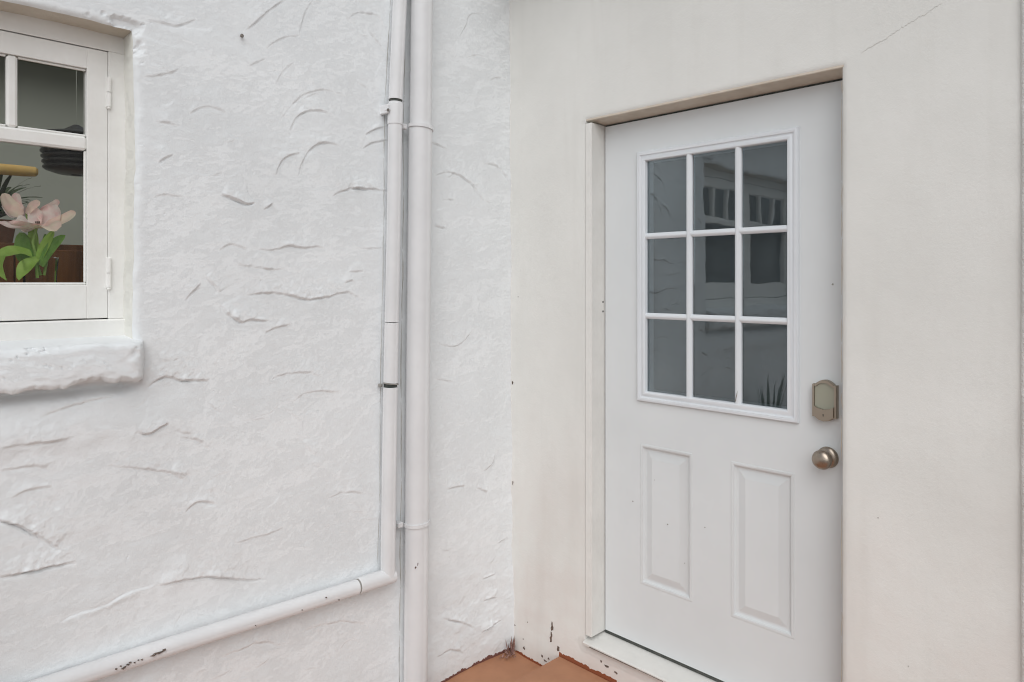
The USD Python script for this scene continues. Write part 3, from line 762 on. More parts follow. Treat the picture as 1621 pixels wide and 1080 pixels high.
vase = thing("glass_vase", "clear glass vase of water on the window board", "vase", (VC[0], VC[1], 1.613))
part(vase, "body", lathe([(0.0, 1.614), (0.038, 1.614), (0.042, 1.622), (0.044, 1.66), (0.048, 1.706), (0.0495, 1.708)], (VC[0], VC[1], 0), (0, 0, 1), 36), "vase_glass", smooth=30)
tu = thing("tulip", "open pale pink tulip nearest the glass with broad green leaves", "flower", (VC[0], VC[1], 1.64))
NF = -FW
part(tu, "stem", tube([fl(62, 445, 0.0), fl(58, 405, 0.0), fl(56, 385, -0.005), fl(60, 362, 0.0)], 0.0042, 10), "tulip_stem", smooth=30)
for c, w, nrm, cu, m in (
        ([fl(68, 358, 0.01), fl(73, 340, 0.035), fl(69, 322, 0.030)], 0.078, NF, 0.25, "petal_pale"),
        ([fl(59, 359, 0.01), fl(53, 342, 0.020), fl(55, 327, 0.015)], 0.050, NF, 0.20, "petal_pale"),
        ([fl(72, 358, 0.01), fl(96, 348, 0.02), fl(116, 333, 0.03)], 0.042, NF + np.array([0, 0, 0.6]), 0.15, "petal_peach"),
        ([fl(62, 361, 0.0), fl(34, 360, -0.02), fl(9, 352, -0.03)], 0.055, NF * 0.35 + np.array([0, 0, 1.0]), 0.12, "petal_pale"),
        ([fl(60, 361, 0.0), fl(38, 360, 0.02), fl(24, 339, 0.02)], 0.036, NF + np.array([0, 0, 0.5]), 0.15, "petal_pale"),
        ([fl(62, 360, 0.0), fl(56, 357, -0.04), fl(50, 357, -0.085)], 0.066, NF * 0.5 + np.array([0, 0, 1.0]), 0.2, "petal_pink"),
        ([fl(66, 361, 0.0), fl(92, 357, -0.03), fl(110, 368, -0.045)], 0.060, NF * 0.45 + np.array([0, 0, 1.0]), 0.15, "petal_peach")):
    part(tu, "petal", blade(c, w, nrm, 18, 9, cu, shape="petal"), m, smooth=True)
part(tu, "stamen", cat(*[tube([fl(64 + dx, 358, -0.003), fl(65 + 1.6 * dx, 351, -0.008)], [0.0016, 0.0024], 6) for dx in (-2, 0, 2)]), "chip_dark")
for c, w, nrm, m in (
        ([fl(58, 425, -0.01), fl(38, 395, 0.0), fl(26, 368, 0.02)], 0.058, NF, "tulip_leaf_dark"),
        ([fl(62, 420, 0.0), fl(50, 392, 0.01), fl(45, 362, 0.03)], 0.046, NF, "tulip_leaf"),
        ([fl(64, 415, 0.0), fl(78, 392, -0.01), fl(96, 366, -0.015)], 0.032, NF, "tulip_leaf"),
        ([fl(60, 409, -0.005), fl(44, 401, -0.035), fl(26, 406, -0.055), fl(23, 425, -0.06), fl(31, 449, -0.055)], 0.056, NF * 0.9 + np.array([0, 0, 0.7]) - RT * 0.5, "tulip_leaf"),
        ([fl(66, 412, -0.01), fl(56, 428, -0.04), fl(50, 449, -0.05)], 0.040, NF, "tulip_leaf"),
        ([fl(68, 408, 0.02), fl(67, 392, 0.03), fl(62, 370, 0.035)], 0.030, NF, "tulip_leaf_dark")):
    part(tu, "leaf", blade(c, w, nrm, 14, 5, 0.10), m, smooth=True)
tu2 = thing("tulip", "peach tulip seen from the side at the left edge of the large pane", "flower", (VC[0], VC[1], 1.64))
part(tu2, "stem", tube([fl(60, 440, 0.02), fl(40, 395, 0.03), fl(31, 350, 0.04), fl(28, 334, 0.04)], 0.0040, 10), "tulip_stem", smooth=30)
for c, w, nrm, cu, m in (
        ([fl(27, 334, 0.03), fl(12, 326, 0.01), fl(0, 303, 0.01)], 0.046, NF, -0.2, "petal_peach"),
        ([fl(24, 333, 0.03), fl(16, 318, 0.02), fl(13, 301, 0.03)], 0.036, NF, -0.2, "petal_pink"),
        ([fl(30, 334, 0.03), fl(44, 326, 0.01), fl(60, 316, 0.015)], 0.034, NF + np.array([0, 0, 0.3]), -0.2, "petal_peach"),
        ([fl(48, 330, 0.05), fl(64, 322, 0.06), fl(76, 311, 0.06)], 0.026, NF, 0.1, "petal_pink"),
        ([fl(26, 334, 0.05), fl(0, 332, 0.07), fl(-26, 314, 0.08)], 0.046, NF + np.array([0, 0, 0.5]), 0.2, "petal_pale")):
    part(tu2, "petal", blade(c, w, nrm, 18, 9, cu, shape="petal"), m, smooth=True)
tu3 = thing("tulip", "tulip leaf and stem leaning right below the open pink bloom", "flower", (VC[0], VC[1], 1.64))
part(tu3, "stem", tube([fl(66, 440, 0.02), fl(73, 400, 0.02), fl(77, 362, 0.03)], 0.0040, 10), "tulip_stem", smooth=30)
part(tu3, "leaf", blade([fl(68, 425, 0.0), fl(84, 402, -0.01), fl(97, 386, -0.01), fl(111, 374, -0.005)], 0.034, NF, 14, 5, 0.1), "tulip_leaf_dark", smooth=True)

hp = thing("houseplant", "dark spiky houseplant standing on the cupboard behind the peach tulip", "plant", (-1.42, -1.66, 1.796))
part(hp, "pot", lathe([(0.0, 1.797), (0.06, 1.797), (0.075, 1.89), (0.078, 1.895), (0.07, 1.895), (0.0, 1.88)], (-1.42, -1.66, 0), (0, 0, 1), 24), "pot_clay", smooth=30)
rng = np.random.default_rng(3)
lv = []
for k in range(90):
    a = rng.uniform(0, 2 * np.pi); el = rng.uniform(0.0, 1.3); ln = rng.uniform(0.10, 0.26)
    d = np.array([math.cos(a) * math.cos(el), math.sin(a) * math.cos(el), math.sin(el)])
    o = np.array([-1.42, -1.66, 1.90])
    lv.append(blade([o, o + d * ln * 0.6 + [0, 0, 0.02], o + d * ln - [0, 0, 0.03]], 0.018, [0.3, 0.2, 1], 6, 3))
part(hp, "foliage", cat(*lv), "houseplant_leaf", smooth=True)

# ---------------------------------------------------------------- plaster wall with the door (plane y = 0, facing -y)
DO = dict(x0=0.425, x1=1.4185, z0=0.190, z1=2.281)


def plaster_front():
    xv = np.concatenate([axis_points(-0.03, 1.96, 0.008, [DO["x0"], DO["x1"]]), np.linspace(2.0, 4.2, 40)])
    zv = axis_points(-0.05, 3.3, 0.008, [DO["z0"], DO["z1"]])
    X, Z = np.meshgrid(xv, zv, indexing="ij")
    P = np.stack([X, Z, 0 * X + 5], -1)
    H = 0.010 * (meshkit.fbm(P * 1.5, 3, 51) - 0.5) + 0.0022 * (meshkit.fbm(P * np.array([7, 4, 1]), 3, 52) - 0.5) + 0.0005 * (meshkit.fbm(P * 30, 2, 53) - 0.5)
    dx = np.maximum(np.maximum(DO["x0"] - X, X - DO["x1"]), 0); dz = np.maximum(np.maximum(DO["z0"] - Z, Z - DO["z1"]), 0)
    d = np.hypot(dx, dz)
    H *= 1 - np.exp(-d / 0.05)
    arris = np.where((X > DO["x1"] - 0.001) | (Z > DO["z1"] - 0.001), np.exp(-d / 0.006), 0)
    H -= 0.007 * arris
    H += 0.005 * np.exp(-((Z - 0.14) / 0.05) ** 2) * np.exp(-(np.clip(0.40 - X, 0, 9) / 0.05)) * np.clip(d / 0.03, 0, 1)  # plaster apron below the threshold
    V = np.stack([X, -H, Z], -1)
    eps = 1e-6
    inside = (xv[:-1, None] >= DO["x0"] - eps) & (xv[1:, None] <= DO["x1"] + eps) & (zv[None, :-1] >= DO["z0"] - eps) & (zv[None, 1:] <= DO["z1"] + eps)
    m = compact(V.reshape(-1, 3), grid_faces(len(xv), len(zv), ~inside))
    j0, j1 = np.argmin(abs(zv - DO["z0"])), np.argmin(abs(zv - DO["z1"]))
    i0, i1 = np.argmin(abs(xv - DO["x0"])), np.argmin(abs(xv - DO["x1"]))
    edge = np.concatenate([V[i0, j0:j1], V[i0:i1, j1], V[i1, j1:j0:-1], V[i1:i0 - 1:-1, j0]])
    r = np.array([[(e[0], e[1] + (0.062 - e[1]) * q, e[2]) for q in (0, 0.3, 1)] for e in edge])
    rev = trimesh.Trimesh(r.reshape(-1, 3), grid_faces(len(edge), 3), process=False)
    return m, rev


pl, rev = plaster_front()
pw = thing("plaster_wall", "smooth cream plaster wall on the right with the door set into it", "wall")
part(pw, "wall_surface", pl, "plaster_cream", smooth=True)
part(pw, "door_reveal", rev, "plaster_cream", smooth=30)
part(pw, "wall_top", box(0.0, 4.2, -0.03, 0.30, 3.301, 3.36, 0.01), "plaster_cream")
rng = np.random.default_rng(9)
cr = np.array([(1.682, 2.396), (1.635, 2.374), (1.587, 2.356), (1.537, 2.333), (1.477, 2.311)])
tt = np.linspace(0, 4, 45)
cx = np.interp(tt, range(5), cr[:, 0]); cz = np.interp(tt, range(5), cr[:, 1]) + rng.normal(0, 0.0016, 45)
wd = 0.0004 + 0.0005 * rng.random(45)
strip = sg.Polygon(np.r_[np.stack([cx, cz + wd], 1), np.stack([cx, cz - wd], 1)[::-1]]).buffer(0)


def wall_y(x, z):
    i = np.argmin((pl.vertices[:, 0] - x) ** 2 + (pl.vertices[:, 2] - z) ** 2)
    return pl.vertices[i, 1]


def on_plaster(poly, lift=0.0006):
    m = plate_y(poly, 0, 0.0004)
    v = m.vertices.copy()
    c = poly.centroid
    if poly.bounds[2] - poly.bounds[0] > 0.05:
        yy = np.array([wall_y(p[0], p[2]) for p in v])
    else:
        yy = wall_y(c.x, c.y)
    v[:, 1] += yy - lift - 0.0004
    return trimesh.Trimesh(v, m.faces, process=False)


part(pw, "crack", cat(*[on_plaster(g) for g in getattr(strip, "geoms", [strip])]), "crack_grey", label="hairline crack high on the plaster")
for (x, z, rx, rz) in ((0.246, 0.190, 0.006, 0.018), (0.243, 0.158, 0.0045, 0.014), (0.239, 0.136, 0.005, 0.012), (0.188, 0.046, 0.005, 0.006), (0.226, 0.050, 0.006, 0.005), (0.205, 0.034, 0.008, 0.004), (0.281, 0.112, 0.006, 0.012),
                       (0.079, 0.040, 0.006, 0.007), (0.024, 0.120, 0.003, 0.003), (0.075, 0.077, 0.0025, 0.0025), (0.102, 0.161, 0.0025, 0.002), 
                       (0.509, 0.148, 0.006, 0.005), (0.537, 0.140, 0.010, 0.004), (0.012, 0.745, 0.003, 0.008), (0.010, 1.189, 0.004, 0.006), (0.044, 1.569, 0.002, 0.002), (1.52, 0.949, 0.0012, 0.0018),
                       (1.60, 0.55, 0.0011, 0.0016), (0.580, 0.132, 0.009, 0.004)):
    part(pw, "paint_chip", on_plaster(blob_polygon(rng, x, z, rx, rz)), "chip_dark")

g_ = np.random.default_rng(77)
ms = []
z = 0.30
while z < 2.22:
    z2 = min(z + g_.uniform(0.05, 0.30), 2.24)
    zz = np.linspace(z, z2, 5)
    ms.append(tube(np.stack([1.4168 + g_.normal(0, 0.0006, 5), np.full(5, 0.0045), zz], 1), [0.0003, 0.0011, 0.0013, 0.0010, 0.0003], 6))
    z = z2 + abs(g_.normal(0, 0.06))
part(pw, "dirt_line", cat(*ms), "caulk_brown", smooth=True)

# unseen eaves, added to darken the top of the plaster wall
ea = thing("roof_eaves", "unseen white boarded eaves added above the door to shade the plaster wall", "eaves", (2.0, -0.2, 3.0))
for k in range(3):
    part(ea, "soffit_board", box(-0.02, 4.2, -0.088 * (k + 1) + 0.003, -0.088 * k - 0.001 + (0.0 if k else -0.02), 3.20, 3.22, 0.003), "frame_paint")
part(ea, "fascia", box(-0.02, 4.2, -0.292, -0.266, 3.17, 3.33, 0.004), "frame_paint")

# pier at the far right
def pier_mesh():
    prof = np.array([(1.866, 0.03), (1.862, 0.005), (1.862, -0.004), (1.866, -0.012), (1.878, -0.016), (2.26, -0.016), (2.29, -0.02), (2.295, 0.03)])
    s = np.r_[0, np.cumsum(np.linalg.norm(np.diff(prof, axis=0), axis=1))]
    ss = np.linspace(0, s[-1], 64)
    px, py = np.interp(ss, s, prof[:, 0]), np.interp(ss, s, prof[:, 1])
    zv = np.linspace(-0.05, 3.3, 260)
    K, Zg = np.meshgrid(np.arange(64), zv, indexing="ij")
    P = np.stack([px[K], py[K], Zg], -1)
    n = 0.012 * (meshkit.fbm(P * 7, 3, 61) - 0.5) + 0.006 * (meshkit.fbm(P * 25, 3, 62) - 0.5)
    P[..., 1] -= n * (py[K] < 0.0)
    P[..., 0] += 0.6 * n * (ss[K] < 0.06)
    return trimesh.Trimesh(P.reshape(-1, 3), grid_faces(64, 260), process=False)


single("stucco_pier", pier_mesh(), "pier_white", "rough whitewashed pier at the right edge beside the plaster wall", "pier", smooth=True)

# ---------------------------------------------------------------- door frame and door
def head_beam():
    prof = sg.Polygon([(0.004, 2.320), (0.004, 2.2795), (0.006, 2.2775), (0.0835, 2.2680), (0.150, 2.2680), (0.150, 2.320)])
    m = trimesh.creation.extrude_polygon(prof, 1.0335, engine="earcut")
    return trimesh.Trimesh(np.stack([m.vertices[:, 2] + 0.4265, m.vertices[:, 0], m.vertices[:, 1]], 1), m.faces, process=False)


fr = thing("door_frame", "off-white wooden frame and threshold around the door", "door frame", (0.92, 0.05, 0.19))
part(fr, "jamb", cat(box(0.4265, 0.459, -0.0035, 0.150, 0.2215, 2.2670, 0.003), box(0.4593, 0.470, 0.126, 0.150, 0.230, 2.262, 0.002)), "jamb_paint")
part(fr, "jamb", box(1.4245, 1.460, 0.066, 0.150, 0.2215, 2.2670, 0.003), "jamb_paint")
part(fr, "head", cat(head_beam()), "head_wood")
part(fr, "head_gap", box(0.4600, 1.424, 0.0865, 0.120, 2.2612, 2.2677), "rubber_dark")
sill = np.array([(-0.016, 0.188), (-0.018, 0.197), (-0.014, 0.201), (0.040, 0.2075), (0.078, 0.213), (0.150, 0.214), (0.150, 0.188)])
sp = sg.Polygon(sill)
m = trimesh.creation.extrude_polygon(sp, 1.034, engine="earcut")
m = trimesh.Trimesh(np.stack([m.vertices[:, 2] + 0.4262, m.vertices[:, 0], m.vertices[:, 1]], 1), m.faces, process=False)
part(fr, "threshold", m, "jamb_paint")
part(fr, "weather_strip", box(0.4605, 1.424, 0.0835, 0.118, 0.2145, 0.2265), "rubber_dark")
for z in (1.553, 1.515):
    part(fr, "screw_hole", tube([(0.4588, 0.070, z), (0.4597, 0.070, z)], 0.0042, 12), "rubber_dark")
part(fr, "joint_crack", cat(*[box(0.4600 + 0.115 * k, 0.4600 + 0.115 * (k + 1) - 0.004, -0.0192, -0.0176, 0.1900 + 0.0007 * ((k * 7) % 3), 0.1922 + 0.0006 * ((k * 5) % 3)) for k in range(8)]), "chip_dark")

YD = 0.080
PANE_TILT = 0.006  # the glass sits a hair out of true
dr = thing("entry_door", "white panelled door with a nine-pane glazed upper half and nickel fittings", "door", (0.94, 0.10, 0.2265))
X0, X1, Z0, Z1 = 0.4635, 1.4205, 0.2285, 2.2600
LT = (0.623, 1.256, 1.174, 2.137)
PN = [(0.634, 0.862, 0.466, 1.009), (1.014, 1.240, 0.466, 1.009)]
poly = sg.box(X0, Z0, X1, Z1)
poly = poly.difference(sg.box(LT[0] + 0.02, LT[2] + 0.02, LT[1] - 0.02, LT[3] - 0.02))
for a, b, c, d in PN:
    poly = poly.difference(sg.box(a, c, b, d))
slab = plate_y(poly, YD, YD + 0.044)
part(dr, "slab", slab, "door_paint")
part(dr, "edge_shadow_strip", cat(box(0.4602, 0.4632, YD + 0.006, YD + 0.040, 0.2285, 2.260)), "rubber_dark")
pp = [(0, 0), (0.003, 0.0015), (0.008, 0.0020), (0.012, 0.0006), (0.015, -0.0050), (0.020, -0.0080), (0.026, -0.0078), (0.050, -0.0008), (0.054, 0.0002)]
for a, b, c, d in PN:
    part(dr, "raised_panel", ring_loft(a, b, c, d, pp, YD), "door_paint", smooth=12)
lp = [(0, -0.004), (0.0005, 0.007), (0.003, 0.0105), (0.009, 0.0125), (0.015, 0.0105), (0.018, 0.0065), (0.022, 0.0060), (0.026, 0.0085), (0.030, 0.0105), (0.035, 0.0105), (0.038, 0.008), (0.040, -0.002), (0.040, -0.014)]
lite = part(dr, "glazing_frame", ring_loft(*LT, lp, YD, cap=False), "vinyl_white", smooth=32)
GX0, GX1, GZ0, GZ1 = 0.6630, 1.2165, 1.2140, 2.0975
VX = [(0.8365, 0.8665), (1.0185, 1.0485)]
VX = [(0.8375, 0.8610), (1.0300, 1.0535)]
HZ = [(1.4925, 1.5150), (1.7980, 1.8205)]


def bar_profile(w):
    return [(-w / 2, -0.010), (-w / 2, 0.0005), (-w / 2 + 0.002, 0.0030), (-w / 2 + 0.006, 0.0062), (-0.002, 0.0078), (0.002, 0.0078), (w / 2 - 0.006, 0.0062), (w / 2 - 0.002, 0.0030), (w / 2, 0.0005), (w / 2, -0.010)]


def bar_x(x0, x1, zc, w, lift=0.0):
    m = trimesh.creation.extrude_polygon(sg.Polygon(bar_profile(w)), x1 - x0, engine="earcut")
    return trimesh.Trimesh(np.stack([m.vertices[:, 2] + x0, YD - m.vertices[:, 1] - lift, zc + m.vertices[:, 0]], 1), m.faces, process=False)


def bar_z(z0, z1, xc, w, lift=0.0):
    m = trimesh.creation.extrude_polygon(sg.Polygon(bar_profile(w)), z1 - z0, engine="earcut")
    return trimesh.Trimesh(np.stack([xc + m.vertices[:, 0], YD - m.vertices[:, 1] - lift, m.vertices[:, 2] + z0], 1), m.faces, process=False)


for a, b in VX:
    part(dr, "glazing_bar", bar_z(GZ0 - 0.003, GZ1 + 0.003, (a + b) / 2, b - a, 0.0008), "vinyl_white")
xs = [GX0 - 0.003, VX[0][0], VX[0][1], VX[1][0], VX[1][1], GX1 + 0.003]
for a, b in HZ:
    for k in range(3):
        part(dr, "glazing_bar", bar_x(xs[2 * k] - 0.004, xs[2 * k + 1] + 0.004, (a + b) / 2, b - a), "vinyl_white")
zs = [GZ0 - 0.004, HZ[0][0] + 0.004, HZ[0][1] - 0.004, HZ[1][0] + 0.004, HZ[1][1] - 0.004, GZ1 + 0.004]
for i in range(3):
    for j in range(3):
        pn = box(xs[2 * i] - (0.004 if i == 0 else -0.004), xs[2 * i + 1] + (0.004 if i == 2 else -0.004), YD + 0.0060, YD + 0.0092, zs[2 * j], zs[2 * j + 1])
        v = pn.vertices.copy()
        v[:, 1] += (v[:, 0] - (xs[2 * i] + xs[2 * i + 1]) / 2) * PANE_TILT
        part(dr, "pane", trimesh.Trimesh(v, pn.faces, process=False), "door_glass")
# inner glazing lip so that nothing shows past the panes
part(dr, "inner_frame", ring_loft(LT[0] + 0.018, LT[1] - 0.018, LT[2] + 0.018, LT[3] - 0.018, [(0, -0.020), (0.020, -0.020), (0.024, -0.044), (0.0, -0.046)], YD, cap=False), "vinyl_white")
for (x, z, r) in ((0.599, 0.776, 0.0022), (0.757, 0.725, 0.0025), (0.913, 0.752, 0.0018), (1.361, 1.626, 0.003), (0.83, 0.60, 0.0015), (0.70, 0.88, 0.0012)):
    part(dr, "paint_chip", plate_y(blob_polygon(rng, x, z, r, r, 9), YD - (0.0012 if x in (0.599, 0.913, 1.361) else 0.0016), YD + 0.0006), "chip_grey")
part(dr, "paint_chip", plate_y(sg.Polygon([(1.034, 1.218), (1.037, 1.220), (1.042, 1.241), (1.0435, 1.258), (1.039, 1.242), (1.036, 1.232)]), YD - 0.0094, YD - 0.0080), "chip_grey")

# knob
KX, KZ = 1.346, 1.080
kn = part(dr, "knob", lathe([(0.0, 0.066), (0.010, 0.0655), (0.019, 0.0630), (0.0265, 0.0575), (0.0302, 0.0495), (0.0300, 0.0440), (0.0255, 0.0360), (0.0175, 0.0300), (0.0125, 0.0260), (0.0115, 0.012)],
                             (KX, YD, KZ), (0, -1, 0), 48), "satin_nickel", smooth=35)
part(kn, "rose", lathe([(0.0115, 0.0150), (0.018, 0.0148), (0.026, 0.0120), (0.0305, 0.0080), (0.0330, 0.0045), (0.0335, 0.0), (0.02, -0.001)], (KX, YD, KZ), (0, -1, 0), 48), "satin_nickel", smooth=35)
# electronic deadbolt
BX, BZ = 1.342, 1.2535


def arch(w, z0, z1, rise, drop=0.0, shoulder=0.0):
    a = np.linspace(-1, 1, 17)
    top = [(BX + (w - shoulder) * t, z1 + rise * (1 - t * t)) for t in a[::-1]]
    bot = [(BX + (w - shoulder) * t, z0 - drop * (1 - t * t)) for t in a]
    pts = bot[:1] + bot[1:] + [(BX + w, z0), (BX + w, z1)] + top + [(BX - w, z1), (BX - w, z0)]
    return sg.Polygon(pts).buffer(0)


outer = arch(0.0375, 1.207, 1.310, 0.015, 0.012, 0.008)
inner = arch(0.0305, 1.216, 1.304, 0.012, 0.0, 0.006)
db = part(dr, "deadbolt", plate_y(outer, YD - 0.014, YD - 0.0005), "aged_nickel", smooth=20)
rim = outer.buffer(-0.0008).difference(inner)
part(db, "rim", plate_y(rim, YD - 0.021, YD - 0.0142), "aged_nickel", smooth=20)
part(db, "screen", plate_y(inner.buffer(-0.0006), YD - 0.0168, YD - 0.0142), "keypad_screen")
block = sg.Polygon([(BX - 0.0300, 1.2105), (BX - 0.0300, 1.243), (BX - 0.020, 1.2365), (BX, 1.233), (BX + 0.020, 1.2365), (BX + 0.0300, 1.243), (BX + 0.0300, 1.2105), (BX + 0.015, 1.200), (BX, 1.196), (BX - 0.015, 1.200)])
part(db, "keyhole_cover", plate_y(block, YD - 0.027, YD - 0.0212), "aged_nickel", smooth=20)
part(db, "keyhole", plate_y(sg.Point(BX, 1.2165).buffer(0.0022).union(sg.box(BX - 0.001, 1.211, BX + 0.001, 1.2165)), YD - 0.0276, YD - 0.0268), "rubber_dark")

room("hallway", 0.05, 2.2, 0.21, 3.0, 0.20, 2.75, "hall_wall")
single("hallway_wall_inner", cat(box(0.0, 0.4262, 0.152, 0.206, 0.2, 2.75), box(1.4605, 2.2, 0.152, 0.206, 0.2, 2.75), box(0.4262, 1.4605, 0.152, 0.206, 2.321, 2.75)), "hall_wall", "inner face of the hallway wall round the door", kind="structure")

# ---------------------------------------------------------------- pipes on the stucco wall
wp = thing("waste_pipe", "thin white painted pipe that runs down the wall and turns left along it", "pipe", (0.036, -0.66, 0.54))
tx = np.array([2.9, 2.289, 1.479, 0.615]); ty = np.array([-0.611, -0.645, -0.660, -0.678])


def thin(z):
    z = np.asarray(z, float)
    return np.stack([0.036 + 0.002 * np.sin(z * 4), np.interp(z, tx[::-1], ty[::-1]), z], -1)


part(wp, "pipe", tube(thin(np.linspace(3.3, 2.318, 14)), 0.0265, 32), "pipe_paint", smooth=35)
part(wp, "pipe", tube(thin(np.linspace(2.308, 1.484, 14)), 0.0265, 32), "pipe_paint", smooth=35)
part(wp, "pipe", tube(thin(np.linspace(1.481, 1.256, 8)), 0.0272, 32), "pipe_paint", smooth=35)
part(wp, "pipe", tube(thin(np.linspace(1.240, 0.540, 10)), 0.0275, 32), "pipe_paint", smooth=35)
part(wp, "coupling", tube(thin([2.322, 2.318, 2.304, 2.300]), [0.0235, 0.0240, 0.0240, 0.0235], 32), "rubber_dark", smooth=35)
part(wp, "coupling", tube(thin([2.3015, 2.300, 2.225, 2.2235]), [0.0275, 0.0288, 0.0288, 0.0275], 32), "pipe_paint", smooth=35)
part(wp, "coupling", tube(thin([1.257, 1.239]), 0.0240, 32), "rubber_dark", smooth=35)


def strap(center, axis, r, w=0.012, ears=True, a0=-100, a1=100, th=0.0022, ear_side=-1):
    """A band round a pipe at the wall: the arc facing +x, with an ear screwed to the wall."""
    c = np.asarray(center, float)
    ang = np.radians(np.linspace(a0, a1, 40))
    V, F = [], []
    for a in ang:
        e = np.array([math.cos(a), math.sin(a), 0])
        for rr, zz in ((r, -w / 2), (r + th, -w / 2), (r + th, w / 2), (r, w / 2)):
            V.append(c + e * rr + np.array([0, 0, zz + axis * math.sin(a) * r]))
    for k in range(len(ang) - 1):
        for q in range(4):
            a, b = k * 4 + q, k * 4 + (q + 1) % 4
            F += [(a, b, b + 4), (a, b + 4, a + 4)]
    m = trimesh.Trimesh(np.array(V), np.array(F), process=False)
    return m


c0 = thin(1.2475)
part(wp, "clamp", cat(strap(c0 + [0, 0, 0.006], -0.15, 0.0268, 0.005), box(c0[0] - 0.03, c0[0] - 0.012, c0[1] - 0.036, c0[1] - 0.026, 1.242, 1.254, 0.002)), "chip_grey", label="bare grey broken clamp")
c0 = thin(2.283)
part(wp, "clamp", cat(box(c0[0] - 0.05, c0[0] + 0.004, c0[1] - 0.040, c0[1] - 0.028, 2.262, 2.296, 0.003), tube([(c0[0] - 0.01, c0[1] - 0.036, 2.275), (c0[0] + 0.010, c0[1] - 0.036, 2.275)], 0.006, 10)), "pipe_paint")
part(wp, "screw", tube([(c0[0] + 0.010, c0[1] - 0.040, 2.272), (c0[0] + 0.0125, c0[1] - 0.040, 2.272)], 0.0052, 10), "nail_iron")


def flat_z(y):
    return np.interp(np.asarray(y, float), [-2.9, -1.75, -0.68], [0.578, 0.557, 0.536])


ye = -0.680
part(wp, "elbow", cat(tube([(0.036, ye + 0.0235, 0.5362), (0.036, ye + 0.0245, 0.5362), (0.036, ye + 0.0200, 0.5362), (0.036, -0.802, flat_z(-0.802)), (0.036, -0.805, flat_z(-0.805))], [0.026, 0.0285, 0.0290, 0.0290, 0.0275], 32)), "pipe_paint", smooth=35)
part(wp, "coupling", tube([(0.036, -0.8045, flat_z(-0.8045)), (0.036, -0.8125, flat_z(-0.8125))], 0.0250, 32), "chip_grey", smooth=35)
yh = np.linspace(-0.812, -3.6, 24)
part(wp, "pipe", tube(np.stack([0.036 + 0.001 * np.sin(yh * 5), yh, flat_z(yh) + 0.002 * np.sin(yh * 3)], 1), 0.0262, 32), "pipe_paint", smooth=35)


def chip_on_tube(y, ang, ry, ra, r=0.0262):
    """A flake of missing paint on the level pipe, wrapped to it."""
    n = 9
    a = np.linspace(0, 2 * np.pi, n, endpoint=False)
    q = 1 + 0.5 * (rng.random(n) - 0.5) * 2
    V = []
    for lift in (0.0002, 0.0007):
        for t_, k_ in zip(a, q):
            yy = y + ry * k_ * math.cos(t_); aa = ang + ra * k_ * math.sin(t_) / r
            V.append((0.036 + 0.001 * math.sin(yy * 5) + (r + lift) * math.cos(aa), yy, float(flat_z(yy)) + 0.002 * math.sin(yy * 3) + (r + lift) * math.sin(aa)))
    V.append((0.045 + (r + 0.0007) * math.cos(ang), y, float(flat_z(y)) + 0.002 * math.sin(y * 3) + (r + 0.0007) * math.sin(ang)))
    F = [(n + k, n + (k + 1) % n, 2 * n) for k in range(n)] + [(k, (k + 1) % n, n + (k + 1) % n) for k in range(n)] + [(k, n + (k + 1) % n, n + k) for k in range(n)]
    return trimesh.Trimesh(np.array(V), F, process=False)


for y, an, ry, ra in ((-1.475, 0.30, 0.004, 0.0035), (-1.492, 0.18, 0.012, 0.0022), (-1.506, 0.10, 0.008, 0.0014), (-1.536, 0.05, 0.003, 0.0012), (-1.545, 0.12, 0.002, 0.001), (-1.555, 0.0, 0.0025, 0.001), (-1.566, 0.15, 0.003, 0.0014),
                      (-1.572, 0.02, 0.006, 0.0022), (-1.580, -0.12, 0.004, 0.0012), (-1.590, 0.10, 0.003, 0.0012), (-1.602, -0.05, 0.0025, 0.0022), (-1.585, -0.25, 0.006, 0.0014), (-1.04, -0.2, 0.002, 0.0012), (-0.95, 0.4, 0.004, 0.0012),
                      (-0.90, -0.5, 0.003, 0.001), (-1.20, -0.3, 0.0015, 0.0012)):
    part(wp, "paint_chip", chip_on_tube(y, an, ry, ra), "chip_dark")

def crevice_shade(parent, fn, dy, z0, z1, x0, seed, rad, gap=0.012):
    """A broken dark line standing for contact shade and dirt in the crevice where a pipe meets the wall."""
    g = np.random.default_rng(seed)
    z = z0
    ms = []
    while z < z1:
        ln = g.uniform(0.12, 0.40)
        zz = np.linspace(z, min(z + ln, z1), 6)
        p = fn(zz)
        i = [np.argmin((front.vertices[:, 1] - (q[1] + dy)) ** 2 + (front.vertices[:, 2] - q[2]) ** 2) for q in p]
        p[:, 0] = front.vertices[i, 0] + x0
        p[:, 1] += dy + g.normal(0, 0.0006, 6)
        rr = rad * g.uniform(0.5, 1.2, 6); rr[0] = rr[-1] = 0.0003
        ms.append(tube(p, rr, 6))
        z += ln + abs(g.normal(0, gap))
    part(parent, "dirt_line", cat(*ms), "crevice_shade_grey", smooth=True)


crevice_shade(wp, thin, -0.0205, 0.58, 2.30, 0.0003, 71, 0.0013)
crevice_shade(wp, thin, -0.0205, 2.31, 3.20, 0.0003, 72, 0.0013)
dp = thing("downpipe", "thick white painted downpipe standing from the floor between thin pipe and corner", "pipe", (0.058, -0.563, 0.0))


def thick(z):
    z = np.asarray(z, float)
    return np.stack([np.full_like(z, 0.053), np.interp(z, [0.0, 1.262, 2.72, 3.3], [-0.564, -0.552, -0.533, -0.526]), z], -1)


